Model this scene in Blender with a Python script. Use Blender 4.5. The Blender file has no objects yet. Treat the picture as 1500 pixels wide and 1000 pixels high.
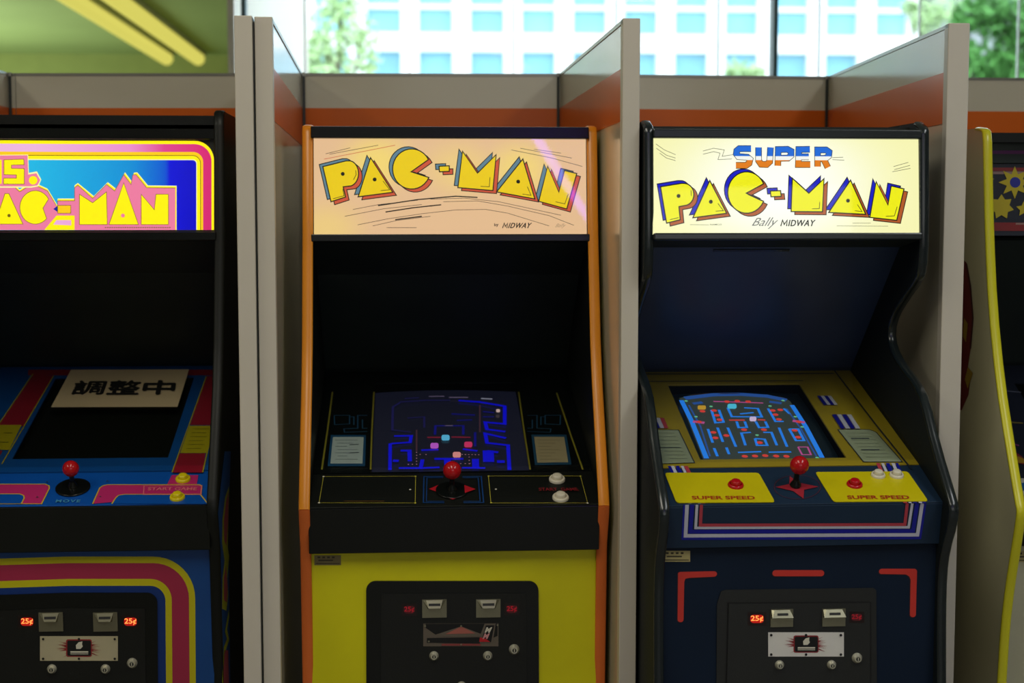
import bpy, math, random
from math import sin, cos, tan, atan, radians, pi
from mathutils import Vector, Matrix
from mathutils.geometry import tessellate_polygon
V = Vector
scene = bpy.context.scene
col = scene.collection
random.seed(7)

# ------------------------------------------------------------------ camera
FPX = 2235.0
PIT = atan(190 / FPX)
YAW = atan(153 * cos(PIT) / FPX)
CAMP = V((0, 0, 1.6))
FW = V((sin(YAW) * cos(PIT), cos(YAW) * cos(PIT), -sin(PIT)))
RT = V((cos(YAW), -sin(YAW), 0))
UP = RT.cross(FW)
cd = bpy.data.cameras.new('camera')
cam = bpy.data.objects.new('camera', cd)
col.objects.link(cam)
m3 = Matrix((RT, UP, -FW)).transposed().to_4x4()
m3.translation = CAMP
cam.matrix_world = m3
cd.sensor_width = 36
cd.lens = FPX / 1500 * 36
cd.clip_start = 0.05
cd.clip_end = 300
cd.dof.use_dof = True
cd.dof.focus_distance = 3.3
cd.dof.aperture_fstop = 3.3
scene.camera = cam
scene.view_settings.view_transform = 'Standard'
scene.view_settings.look = 'None'
scene.view_settings.exposure = 0.0
scene.view_settings.gamma = 1.0
scene.view_settings.use_curve_mapping = False

# ------------------------------------------------------------------ world
world = bpy.data.worlds.new('world')
scene.world = world
world.use_nodes = True
wn = world.node_tree
wn.nodes.clear()
wo = wn.nodes.new('ShaderNodeOutputWorld')
wb = wn.nodes.new('ShaderNodeBackground')
wb.inputs[0].default_value = (0.86, 0.94, 1.0, 1)
wb.inputs[1].default_value = 3.5
wn.links.new(wb.outputs[0], wo.inputs[0])


def area(name, loc, size, power, color, target=None):
    ld = bpy.data.lights.new(name, 'AREA')
    ld.shape = 'RECTANGLE'
    ld.size, ld.size_y = size
    ld.energy = power
    ld.color = color
    o = bpy.data.objects.new(name, ld)
    col.objects.link(o)
    o.location = loc
    if target is not None:
        o.rotation_euler = (V(target) - V(loc)).to_track_quat('-Z', 'Y').to_euler()
    return o


LAMP = (1.0, 0.95, 0.80)
area('ceiling_lamp', (-2.6, 1.2, 3.5), (0.5, 2.2), 30, LAMP)
area('ceiling_lamp', (-0.3, 1.2, 3.5), (0.5, 2.2), 30, LAMP)
area('ceiling_lamp', (2.2, 1.2, 3.5), (0.5, 2.2), 33, (0.94, 0.97, 0.97))
area('low_ceiling_fill', (-3.6, 9.6, 1.4), (2.0, 3.0), 75, (0.86, 1.0, 0.74), (-3.6, 9.6, 5))  # added unseen uplight that brightens the low ceiling, not a fixture on it
area('front_fill', (1.2, -4.8, 2.2), (4.5, 2.0), 34, (0.95, 0.97, 0.92), (0.4, 3.5, 1.2))  # added frontal fill behind the viewer; no window there


# ------------------------------------------------------------------ materials
def s2l(c):
    return tuple(((x / 255) / 12.92 if x <= 10 else ((x / 255 + 0.055) / 1.055) ** 2.4) for x in c)


MATS = {}


def mat(name, rgb, rough=0.5, metal=0.0, spec=0.5, var=0.0, scale=8.0, bump=0.0, coat=0.0, lin=False):
    """principled material; rgb is an 8 bit display colour; var = fine procedural mottling"""
    if name in MATS:
        return MATS[name]
    c = rgb if lin else s2l(rgb)
    m = bpy.data.materials.new(name)
    m.use_nodes = True
    nt = m.node_tree
    b = nt.nodes['Principled BSDF']
    b.inputs['Roughness'].default_value = rough
    b.inputs['Metallic'].default_value = metal
    b.inputs['Specular IOR Level'].default_value = spec
    b.inputs['Coat Weight'].default_value = coat
    b.inputs['Coat Roughness'].default_value = 0.05
    b.inputs['Base Color'].default_value = (*c, 1)
    tc = nt.nodes.new('ShaderNodeTexCoord')
    nz = nt.nodes.new('ShaderNodeTexNoise')
    nz.inputs['Scale'].default_value = scale
    nz.inputs['Detail'].default_value = 5
    nt.links.new(tc.outputs['Object'], nz.inputs['Vector'])
    if var > 0:
        rp = nt.nodes.new('ShaderNodeValToRGB')
        rp.color_ramp.elements[0].position = 0.3
        rp.color_ramp.elements[1].position = 0.7
        rp.color_ramp.elements[0].color = (*[x * (1 - var) for x in c], 1)
        rp.color_ramp.elements[1].color = (*[min(1, x * (1 + var)) for x in c], 1)
        nt.links.new(nz.outputs['Fac'], rp.inputs['Fac'])
        nt.links.new(rp.outputs['Color'], b.inputs['Base Color'])
    if bump > 0:
        bp = nt.nodes.new('ShaderNodeBump')
        bp.inputs['Strength'].default_value = bump
        bp.inputs['Distance'].default_value = 0.01
        n2 = nt.nodes.new('ShaderNodeTexNoise')
        n2.inputs['Scale'].default_value = scale * 25
        nt.links.new(tc.outputs['Object'], n2.inputs['Vector'])
        nt.links.new(n2.outputs['Fac'], bp.inputs['Height'])
        nt.links.new(bp.outputs['Normal'], b.inputs['Normal'])
    MATS[name] = m
    return m


def emis(name, rgb, k=1.0):
    """surface that gives off light (backlit print, screen)"""
    if name in MATS:
        return MATS[name]
    m = bpy.data.materials.new(name)
    m.use_nodes = True
    nt = m.node_tree
    b = nt.nodes['Principled BSDF']
    c = s2l(rgb)
    b.inputs['Base Color'].default_value = (0.02, 0.02, 0.02, 1)
    b.inputs['Roughness'].default_value = 0.4
    b.inputs['Specular IOR Level'].default_value = 0.1
    b.inputs['Emission Color'].default_value = (*c, 1)
    b.inputs['Emission Strength'].default_value = k
    MATS[name] = m
    return m


def emis_hot_spots(name, edge, hot, centres, rad, k=1.0, stretch=(1, 1, 1)):
    """backlit diffuser: hot spots painted into its emission, no lamps behind it (object space)"""
    m = emis(name, edge, k)
    nt = m.node_tree
    b = nt.nodes['Principled BSDF']
    tc = nt.nodes.new('ShaderNodeTexCoord')
    acc = None
    for c, amp in centres:
        mp = nt.nodes.new('ShaderNodeVectorMath')
        mp.operation = 'SUBTRACT'
        mp.inputs[1].default_value = c
        nt.links.new(tc.outputs['Object'], mp.inputs[0])
        sc = nt.nodes.new('ShaderNodeVectorMath')
        sc.operation = 'MULTIPLY'
        sc.inputs[1].default_value = stretch
        nt.links.new(mp.outputs[0], sc.inputs[0])
        ln = nt.nodes.new('ShaderNodeVectorMath')
        ln.operation = 'LENGTH'
        nt.links.new(sc.outputs[0], ln.inputs[0])
        mr = nt.nodes.new('ShaderNodeMapRange')
        mr.interpolation_type = 'SMOOTHERSTEP'
        mr.inputs['From Min'].default_value = 0
        mr.inputs['From Max'].default_value = rad
        mr.inputs['To Min'].default_value = amp
        mr.inputs['To Max'].default_value = 0
        nt.links.new(ln.outputs['Value'], mr.inputs['Value'])
        if acc is None:
            acc = mr.outputs[0]
        else:
            ad = nt.nodes.new('ShaderNodeMath')
            ad.operation = 'MAXIMUM'
            nt.links.new(acc, ad.inputs[0])
            nt.links.new(mr.outputs[0], ad.inputs[1])
            acc = ad.outputs[0]
    mx = nt.nodes.new('ShaderNodeMix')
    mx.data_type = 'RGBA'
    mx.inputs[6].default_value = (*s2l(edge), 1)
    mx.inputs[7].default_value = (*s2l(hot), 1)
    nt.links.new(acc, mx.inputs[0])
    nt.links.new(mx.outputs[2], b.inputs['Emission Color'])
    return m


def band_ramp(name, axis, stops, emit=True, k=1.0, interp='CONSTANT'):
    """colour by height (object space), for printed colour bands and fades"""
    m = emis(name, (0, 0, 0), k)
    nt = m.node_tree
    b = nt.nodes['Principled BSDF']
    tc = nt.nodes.new('ShaderNodeTexCoord')
    sp = nt.nodes.new('ShaderNodeSeparateXYZ')
    nt.links.new(tc.outputs['Object'], sp.inputs[0])
    lo, hi = stops[0][0], stops[-1][0]
    mr = nt.nodes.new('ShaderNodeMapRange')
    mr.inputs['From Min'].default_value = lo
    mr.inputs['From Max'].default_value = hi
    nt.links.new(sp.outputs[axis], mr.inputs['Value'])
    rp = nt.nodes.new('ShaderNodeValToRGB')
    rp.color_ramp.interpolation = interp
    els = rp.color_ramp.elements
    while len(els) < len(stops):
        els.new(0.5)
    for e, (p, c) in zip(els, stops):
        e.position = (p - lo) / (hi - lo)
        e.color = (*s2l(c), 1)
    nt.links.new(mr.outputs[0], rp.inputs['Fac'])
    nt.links.new(rp.outputs[0], b.inputs['Emission Color'])
    return m


def glass(name, tint=(0.97, 0.98, 0.97), refl=1.0, rough=0.02):
    if name in MATS:
        return MATS[name]
    m = bpy.data.materials.new(name)
    m.use_nodes = True
    nt = m.node_tree
    nt.nodes.clear()
    out = nt.nodes.new('ShaderNodeOutputMaterial')
    tr = nt.nodes.new('ShaderNodeBsdfTransparent')
    tr.inputs[0].default_value = (*tint, 1)
    gl = nt.nodes.new('ShaderNodeBsdfGlossy')
    gl.inputs['Roughness'].default_value = rough
    lw = nt.nodes.new('ShaderNodeLayerWeight')   # Schlick: the same from both sides of a thin sheet
    pw = nt.nodes.new('ShaderNodeMath')
    pw.operation = 'POWER'
    pw.inputs[1].default_value = 5.0
    lw.inputs[0].default_value = 0.5
    nt.links.new(lw.outputs['Facing'], pw.inputs[0])
    fr = nt.nodes.new('ShaderNodeMath')
    fr.operation = 'MULTIPLY_ADD'
    fr.inputs[1].default_value = 0.95
    fr.inputs[2].default_value = 0.04
    nt.links.new(pw.outputs[0], fr.inputs[0])
    mu = nt.nodes.new('ShaderNodeMath')
    mu.operation = 'MULTIPLY'
    mu.inputs[1].default_value = refl
    mx = nt.nodes.new('ShaderNodeMixShader')
    nt.links.new(fr.outputs[0], mu.inputs[0])
    nt.links.new(mu.outputs[0], mx.inputs[0])
    nt.links.new(tr.outputs[0], mx.inputs[1])
    nt.links.new(gl.outputs[0], mx.inputs[2])
    nt.links.new(mx.outputs[0], out.inputs[0])
    MATS[name] = m
    return m


# ------------------------------------------------------------------ mesh builder
class MB:
    def __init__(self):
        self.v, self.f, self.m, self.s, self.mats = [], [], [], [], []

    def mi(self, m):
        if m not in self.mats:
            self.mats.append(m)
        return self.mats.index(m)

    def face(self, pts, m, smooth=False):
        i = len(self.v)
        self.v += [tuple(p) for p in pts]
        self.f.append(tuple(range(i, i + len(pts))))
        self.m.append(self.mi(m))
        self.s.append(smooth)

    def raw(self, vs, fs, m, smooth=False):
        i = len(self.v)
        self.v += [tuple(p) for p in vs]
        k = self.mi(m)
        for f in fs:
            self.f.append(tuple(i + j for j in f))
            self.m.append(k)
            self.s.append(smooth)

    def box(self, a, b, m):
        x0, y0, z0 = a
        x1, y1, z1 = b
        vs = [(x0, y0, z0), (x1, y0, z0), (x1, y1, z0), (x0, y1, z0), (x0, y0, z1), (x1, y0, z1), (x1, y1, z1), (x0, y1, z1)]
        self.raw(vs, [(0, 3, 2, 1), (4, 5, 6, 7), (0, 1, 5, 4), (1, 2, 6, 5), (2, 3, 7, 6), (3, 0, 4, 7)], m)

    def hexa(self, lo, hi, m):
        self.raw(list(lo) + list(hi), [(0, 3, 2, 1), (4, 5, 6, 7), (0, 1, 5, 4), (1, 2, 6, 5), (2, 3, 7, 6), (3, 0, 4, 7)], m)

    def prism_yz(self, prof, x0, x1, m, m_lo=None, m_hi=None):
        """extrude a y-z outline along x; caps may have their own materials"""
        n = len(prof)
        lo = [(x0, y, z) for y, z in prof]
        hi = [(x1, y, z) for y, z in prof]
        self.raw(lo + hi, [(i, (i + 1) % n, n + (i + 1) % n, n + i) for i in range(n)], m)
        tri = tessellate_polygon([[V((y, z, 0)) for y, z in prof]])
        self.raw(lo, tri, m_lo or m)
        self.raw(hi, [t[::-1] for t in tri], m_hi or m)

    def cyl(self, a, b, r0, r1, m, n=20, caps=True, smooth=True):
        a, b = V(a), V(b)
        d = (b - a).normalized()
        x = d.orthogonal().normalized()
        y = d.cross(x)
        c = [(cos(2 * pi * i / n), sin(2 * pi * i / n)) for i in range(n)]
        lo = [a + (x * p + y * q) * r0 for p, q in c]
        hi = [b + (x * p + y * q) * r1 for p, q in c]
        self.raw(lo + hi, [(i, (i + 1) % n, n + (i + 1) % n, n + i) for i in range(n)], m, smooth)
        if caps:
            self.face(lo[::-1], m)
            self.face(hi, m)

    def lathe(self, a, d, prof, m, n=24):
        """prof = [(height along d, radius)]"""
        a, d = V(a), V(d).normalized()
        x = d.orthogonal().normalized()
        y = d.cross(x)
        vs = []
        for h, r in prof:
            for i in range(n):
                t = 2 * pi * i / n
                vs.append(a + d * h + (x * cos(t) + y * sin(t)) * r)
        fs = []
        for k in range(len(prof) - 1):
            for i in range(n):
                j = (i + 1) % n
                fs.append((k * n + i, k * n + j, (k + 1) * n + j, (k + 1) * n + i))
        self.raw(vs, fs, m, True)
        self.face(vs[-n:], m)

    def sphere(self, c, r, m, n=20):
        self.lathe(V(c) - V((0, 0, r)), (0, 0, 1), [(r - r * cos(pi * k / 12), max(1e-4, r * sin(pi * k / 12))) for k in range(13)], m, n)

    def build(self, name, parent=None, bev=0.0, props=None):
        me = bpy.data.meshes.new(name)
        me.from_pydata(self.v, [], self.f)
        for mm in self.mats:
            me.materials.append(mm)
        me.polygons.foreach_set('material_index', self.m)
        me.polygons.foreach_set('use_smooth', self.s)
        me.update()
        o = bpy.data.objects.new(name, me)
        col.objects.link(o)
        if parent is not None:
            o.parent = parent
        if bev > 0:
            md = o.modifiers.new('bevel', 'BEVEL')
            md.width = bev
            md.segments = 2
            md.limit_method = 'ANGLE'
            md.angle_limit = radians(40)
        for k, w in (props or {}).items():
            o[k] = w
        return o


def empty(name, loc=(0, 0, 0), rz=0, parent=None):
    o = bpy.data.objects.new(name, None)
    o.empty_display_size = 0.1
    col.objects.link(o)
    o.location = loc
    o.rotation_euler = (0, 0, rz)
    if parent is not None:
        o.parent = parent
    return o


def tag(o, label=None, cat=None, group=None, kind=None):
    for k, w in (('label', label), ('category', cat), ('group', group), ('kind', kind)):
        if w:
            o[k] = w
    return o


def ray(x, y):
    return RT * ((x - 750) / FPX) + UP * ((500 - y) / FPX) + FW


_tc = {}


def text_mesh(s, bold=0.0, shear=0.0, sp=1.0):
    """outline of a word as flat triangles, scaled to the unit square"""
    key = (s, bold, shear, sp)
    if key in _tc:
        return _tc[key]
    cu = bpy.data.curves.new('lettering', 'FONT')
    cu.body = s
    cu.offset = bold
    cu.shear = shear
    cu.space_character = sp
    cu.resolution_u = 3
    o = bpy.data.objects.new('lettering', cu)
    col.objects.link(o)
    dg = bpy.context.evaluated_depsgraph_get()
    dg.update()
    me = o.evaluated_get(dg).to_mesh()
    vs = [v.co.copy() for v in me.vertices]
    fs = [tuple(p.vertices) for p in me.polygons]
    o.evaluated_get(dg).to_mesh_clear()
    bpy.data.objects.remove(o)
    bpy.data.curves.remove(cu)
    x0, x1 = min(v.x for v in vs), max(v.x for v in vs)
    y0, y1 = min(v.y for v in vs), max(v.y for v in vs)
    r = ([((v.x - x0) / (x1 - x0), (v.y - y0) / (y1 - y0)) for v in vs], fs)
    _tc[key] = r
    return r


def arc(cx, cy, rx, ry, a0, a1, n=16):
    return [(cx + rx * cos(radians(a0 + (a1 - a0) * i / n)), cy + ry * sin(radians(a0 + (a1 - a0) * i / n))) for i in range(n + 1)]


def rrect(x0, y0, x1, y1, r, n=6):
    """rounded rectangle, y down"""
    return (arc(x0 + r, y0 + r, r, r, 180, 270, n) + arc(x1 - r, y0 + r, r, r, 270, 360, n) +
            arc(x1 - r, y1 - r, r, r, 0, 90, n) + arc(x0 + r, y1 - r, r, r, 90, 180, n))


class Cab:
    """local frame of one machine: x across, y away from the viewer, z up"""

    def __init__(self, x, y, rot=0.0):
        self.o = V((x, y, 0))
        self.r = radians(rot)
        self.M = Matrix.Translation(self.o) @ Matrix.Rotation(self.r, 4, 'Z')
        self.I = self.M.inverted()
        self.c = self.I @ CAMP
        self.root = None

    def lray(self, x, y):
        return self.I.to_3x3() @ ray(x, y)

    def z(self, x, row, yl):
        r = self.lray(x, row)
        return (self.c + r * ((yl - self.c.y) / r.y)).z

    def on_x(self, x, row, xl):
        r = self.lray(x, row)
        p = self.c + r * ((xl - self.c.x) / r.x)
        return (p.y, p.z)


class Panel:
    """flat panel through two (y, z) points of the machine's section"""

    def __init__(self, cab, A, B):
        self.cab = cab
        self.O = V((0, A[0], A[1]))
        self.v = (V((0, B[0], B[1])) - self.O)
        self.len = self.v.length
        self.v.normalize()
        self.u = V((1, 0, 0))
        self.n = V((0, -self.v.z, self.v.y))

    def at(self, u, v, h=0.0):
        return self.O + self.u * u + self.v * v + self.n * h

    def uv(self, x, y, h=0.0):
        r = self.cab.lray(x, y)
        P0 = self.O + self.n * h
        p = self.cab.c + r * ((P0 - self.cab.c).dot(self.n) / r.dot(self.n))
        d = p - self.O
        return (d.dot(self.u), d.dot(self.v))

    def slab(self, mb, u0, u1, v0, v1, h0, h1, m):
        lo = [self.at(u0, v0, h0), self.at(u1, v0, h0), self.at(u1, v1, h0), self.at(u0, v1, h0)]
        hi = [self.at(u0, v0, h1), self.at(u1, v0, h1), self.at(u1, v1, h1), self.at(u0, v1, h1)]
        mb.hexa(lo, hi, m)


class SidePanel:
    """plane x = const of a machine, for art on its flank"""

    def __init__(self, cab, x, sgn):
        self.cab, self.x, self.sgn = cab, x, sgn
        self.n = V((sgn, 0, 0))

    def at(self, u, v, h=0.0):
        return V((self.x + self.sgn * h, u, v))

    def uv(self, x, y, h=0.0):
        return self.cab.on_x(x, y, self.x + self.sgn * h)


class Print:
    """flat print on a panel; shapes are given in the coordinates of a close-up (origin, scale)"""

    def __init__(self, panel, ox=0, oy=0, sc=1.0, h=0.0006, step=0.00025):
        self.p, self.ox, self.oy, self.sc, self.h, self.step = panel, ox, oy, sc, h, step
        self.mb = MB()

    def crop(self, ox, oy, sc):
        self.ox, self.oy, self.sc = ox, oy, sc
        return self

    def q(self, pt):
        u, v = self.p.uv(self.ox + pt[0] / self.sc, self.oy + pt[1] / self.sc, self.h)
        lim = getattr(self.p.cab, 'wi', None)
        if lim and isinstance(self.p, Panel):      # nothing is printed past the side panels
            u = max(-lim + 0.001, min(lim - 0.001, u))
        return (u, v)

    def up(self):
        self.h += self.step

    def fill_uv(self, uv, m, up=True):
        tri = tessellate_polygon([[V((a, b, 0)) for a, b in uv]])
        pts = [self.p.at(a, b, self.h) for a, b in uv]
        fixed = []
        for t in tri:
            a, b, c = (pts[i] for i in t)
            fixed.append(t if (b - a).cross(c - a).dot(self.p.n) > 0 else t[::-1])
        self.mb.raw(pts, fixed, m)
        if up:
            self.up()

    def fill(self, pts, m, up=True):
        self.fill_uv([self.q(p) for p in pts], m, up)

    def stroke(self, pts, w, m, closed=False, up=True):
        P = [V(self.q(p)) for p in pts]
        n = len(P)
        L, Rr = [], []
        for i in range(n):
            a = P[i - 1] if (i > 0 or closed) else None
            b = P[(i + 1) % n] if (i < n - 1 or closed) else None
            d1 = (P[i] - a).normalized() if a is not None else None
            d2 = (b - P[i]).normalized() if b is not None else None
            d1 = d1 if d1 is not None else d2
            d2 = d2 if d2 is not None else d1
            t = d1 + d2
            t = t.normalized() if t.length > 1e-6 else d1
            nn = V((-t.y, t.x))
            k = max(0.45, nn.dot(V((-d1.y, d1.x))))
            L.append(P[i] + nn * (w / 2 / k))
            Rr.append(P[i] - nn * (w / 2 / k))
        rng = range(n if closed else n - 1)
        for i in rng:
            j = (i + 1) % n
            pts3 = [self.p.at(*x, self.h) for x in (L[i], Rr[i], Rr[j], L[j])]
            if (pts3[1] - pts3[0]).cross(pts3[2] - pts3[0]).dot(self.p.n) < 0:
                pts3 = pts3[::-1]
            self.mb.face(pts3, m)
        if up:
            self.up()

    def disc(self, c, rx, m, ry=None, up=True):
        self.fill(arc(c[0], c[1], rx, ry or rx, 0, 360, 20)[:-1], m, up)

    def spot(self, c, r, m, up=True, n=10):
        u, v = self.q(c)
        self.fill_uv([(u + r * cos(2 * pi * i / n), v + r * sin(2 * pi * i / n)) for i in range(n)], m, up)

    def text(self, s, tl, tr, br, bl, m, bold=0.0, shear=0.0, sp=1.0, up=True, heavy=0.0):
        if heavy:      # thicken without touching the outline: the word printed a few times, slightly apart
            for dx, dy in ((-heavy, 0), (heavy, 0), (0, heavy * .6), (0, -heavy * .6)):
                o = V((dx, dy))
                self.text(s, V(tl) + o, V(tr) + o, V(br) + o, V(bl) + o, m, bold, shear, sp, True)
            return
        vs, fs = text_mesh(s, bold, shear, sp)
        pts = []
        for x, y in vs:
            a = V(bl) * (1 - x) + V(br) * x
            b = V(tl) * (1 - x) + V(tr) * x
            c = a * (1 - y) + b * y
            pts.append(self.p.at(*self.q(c), self.h))
        fixed = []
        for t in fs:
            a, b, c = pts[t[0]], pts[t[1]], pts[t[2]]
            fixed.append(t if (b - a).cross(c - a).dot(self.p.n) > 0 else tuple(reversed(t)))
        self.mb.raw(pts, fixed, m)
        if up:
            self.up()

    def dots(self, a, b, n, r, m):
        for i in range(n + 1):
            t = i / n
            self.spot((a[0] + (b[0] - a[0]) * t, a[1] + (b[1] - a[1]) * t), r, m, up=False, n=6)
        self.up()

    def build(self, name, parent, **kw):
        return self.mb.build(name, parent, **kw)


# ------------------------------------------------------------------ common materials
M_cream = mat('cream_laminate', (208, 200, 178), 0.15, spec=0.45, var=0.03, scale=2)
M_cream_edge = mat('cream_edge', (208, 200, 184), 0.45, var=0.03, scale=3)
M_band = mat('orange_band', (214, 100, 28), 0.28, spec=0.25, var=0.04, scale=3)
M_joint = mat('dark_joint', (38, 44, 40), 0.4)
M_rail = mat('rail_metal', (150, 148, 138), 0.3, metal=0.6)
M_black = mat('black_laminate', (19, 22, 19), 0.42, spec=0.3, var=0.15, scale=6)
M_blackg = mat('black_gloss', (16, 19, 18), 0.2, spec=0.35)
M_shr = mat('shroud_black', (34, 43, 40), 0.5, spec=0.3, var=0.1)
M_well = mat('black_well', (10, 12, 12), 0.7, spec=0.1)
M_yellow = mat('yellow_paint', (226, 219, 4), 0.4, var=0.05, scale=5, bump=0.02)
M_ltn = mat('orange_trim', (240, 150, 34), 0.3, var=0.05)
M_navy = mat('navy_paint', (14, 30, 50), 0.5, spec=0.2, var=0.08, scale=5)
M_navyd = mat('navy_trim', (24, 32, 34), 0.22, spec=0.6)
M_chrome = mat('brushed_steel', (150, 147, 124), 0.35, metal=0.85, var=0.06, scale=20)
M_steel = mat('lock_steel', (215, 212, 190), 0.3, metal=0.55)
M_red = mat('red_plastic', (190, 18, 26), 0.18, spec=0.5)
M_white = mat('white_plastic', (225, 218, 195), 0.25)
M_yelb = mat('yellow_plastic', (235, 215, 20), 0.25)
M_doorblk = mat('door_black', (21, 23, 21), 0.38, spec=0.4, bump=0.05, scale=10)
GL = glass('clear_glass')
GLM = glass('marquee_cover', refl=0.7)


# ------------------------------------------------------------------ room shell
def struct(name, mb, **kw):
    o = mb.build(name, **kw)
    o['kind'] = 'structure'
    return o


M_floor = mat('floor_tile', (120, 116, 104), 0.35, var=0.1, scale=3)
M_ceil = mat('ceiling_paint', (205, 203, 190), 0.8, var=0.03, scale=2)
M_wall = mat('wall_paint', (196, 190, 172), 0.7, var=0.04, scale=2)
M_low = mat('low_ceiling_paint', (158, 176, 118), 0.75, var=0.06, scale=1.2)
mb = MB(); mb.box((-6, -5, -0.2), (7, 12.2, 0), M_floor); struct('floor', mb)
mb = MB(); mb.box((-6, -5, 3.6), (7, 7.1, 3.8), M_ceil); struct('ceiling', mb)
mb = MB(); mb.box((-6.2, -5, -0.2), (-6, 12.2, 3.8), M_wall); struct('wall_left', mb)
mb = MB(); mb.box((7, -5, -0.2), (7.2, 7.1, 3.8), M_wall); struct('wall_right', mb)
mb = MB(); mb.box((-6.2, -5.2, -0.2), (7.2, -5, 3.8), M_wall); struct('wall_behind', mb)
LX = -0.80
mb = MB(); mb.box((-6, 7.2, 2.8), (LX, 12.0, 3.0), M_low); struct('ceiling_low', mb)
mb = MB(); mb.box((-6, 7.0, 2.8), (LX, 7.2, 3.8), M_low); struct('wall_bulkhead', mb)
mb = MB(); mb.box((-6, 12.0, -0.2), (LX, 12.2, 3.0), mat('far_wall_paint', (165, 175, 108), 0.7, var=0.05)); struct('wall_back', mb)
mb = MB(); mb.box((LX, 7.0, -0.2), (LX + 0.03, 12.2, 3.8), M_cream_edge); struct('wall_side', mb)

# fluorescent strips on the low ceiling
M_tube = emis('tube_glow', (214, 206, 96), 1.0)
M_tubeh = mat('tube_housing', (180, 180, 150), 0.5)
for i, (tx, lab) in enumerate(((-1.80, 'long fluorescent strip on green ceiling, the one further from the window'),
                               (-1.565, 'long fluorescent strip on green ceiling, the one nearer the window'))):
    r = empty('fluorescent_light', (tx, 9.6, 2.8))
    tag(r, lab, 'ceiling light')
    mb = MB(); mb.box((-0.055, -2.2, -0.03), (0.055, 2.2, 0), M_tubeh); mb.build('housing', r)
    mb = MB(); mb.cyl((0, -2.15, -0.055), (0, 2.15, -0.055), 0.05, 0.05, M_tube, 12); mb.build('tube', r)

# glass facade
W1 = empty('window_1', (0, 7.0, 0)); W1['kind'] = 'structure'
M_mull = mat('dark_mullion', (20, 62, 62), 0.4)
M_seal = mat('grey_seal', (205, 215, 215), 0.5)
FG = glass('facade_glass', (0.95, 0.985, 0.99), 0.6)


def fx(px, y=7.0):
    return ((px - 750) / FPX + tan(YAW)) * y


pane_w = 150.0 / FPX * 7
xs = [LX + 0.03]
x = fx(452)
joints = []
while x < 6.9:
    joints.append(x)
    x += pane_w
edges = xs + joints + [6.98]
for a, b in zip(edges[:-1], edges[1:]):
    mb = MB(); mb.box((a + 0.006, -0.006, 0.1), (b - 0.006, 0.006, 3.55), FG); mb.build('pane', W1)
for jx in joints:
    mb = MB(); mb.box((jx - 0.003, -0.008, 0.1), (jx + 0.003, 0.008, 3.55), M_seal); mb.build('glazing_bar', W1)
for px in (368, 1130, 1892):
    mb = MB(); mb.box((fx(px) - 0.010, -0.10, 0.0), (fx(px) + 0.010, -0.02, 3.6), M_mull); mb.build('mullion', W1)
mb = MB(); mb.box((LX + 0.03, -0.03, 0), (6.98, 0.03, 0.1), M_mull); mb.build('sill', W1)

# ------------------------------------------------------------------ outside
M_paving = mat('street_paving', (150, 150, 146), 0.8, var=0.08, scale=0.5)
mb = MB(); mb.box((-60, 12.3, -1.2), (80, 70, -1.0), M_paving); struct('ground', mb)
YB = 45.0
M_fac = mat('white_facade', (238, 240, 240), 0.7, var=0.02)
M_bpane = mat('facade_pane_blue', (138, 196, 216), 0.3, spec=0.3, var=0.12, scale=0.6)
M_blind = mat('pale_blind', (135, 200, 222), 0.7)


def zrow(row, y):
    return 1.6 + (310 - row) / FPX * y


def office(name, x0, x1, yb, pitch, ww, label, fac, pane, phase):
    b = empty(name, ((x0 + x1) / 2, yb, -1.0))
    tag(b, label, 'building')
    ox, oy, oz = b.location
    rows = [(zrow(226, yb), zrow(79, yb)), (zrow(52, yb), zrow(-96, yb)), (zrow(-124, yb), zrow(-270, yb))]
    f = MB()
    colsx = []
    x = phase
    while x + ww < x1 - 0.2:
        if x > x0 + 0.2:
            colsx.append(x)
        x += pitch
    ztop = zrow(-330, yb)
    # piers between windows, spandrels above and below
    last = x0
    for cx in colsx:
        f.box((last - ox, 0, 0), (cx - ox, 0.5, ztop - oz), fac)
        last = cx + ww
    f.box((last - ox, 0, 0), (x1 - ox, 0.5, ztop - oz), fac)
    zz = -1.0
    for z0, z1 in rows:
        f.box((x0 - ox, 0.02, zz - oz), (x1 - ox, 0.5, z0 - oz), fac)
        zz = z1
    f.box((x0 - ox, 0.02, zz - oz), (x1 - ox, 0.5, ztop - oz), fac)
    f.box((x0 - ox, 0.5, 0), (x1 - ox, 9, ztop - oz), fac)
    f.build('facade', b)
    for ri, (z0, z1) in enumerate(rows):
        for cx in colsx:
            g = MB()
            g.box((cx - ox, 0.30, z0 - oz), (cx + ww - ox, 0.34, z1 - oz), pane)
            w = g.build('window', b)
            t = MB()
            zt = z1 - (z1 - z0) * 0.72 if ri != 1 else zrow(18, yb)
            t.box((cx - ox, 0.15, zt - oz), (cx + ww - ox, 0.3, zt + 0.14 - oz), fac)
            if ri == 1:
                t.box((cx - ox, 0.27, zt + 0.14 - oz), (cx + ww - ox, 0.3, z1 - oz), M_blind)
            t.build('transom', w)
    return b


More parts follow.
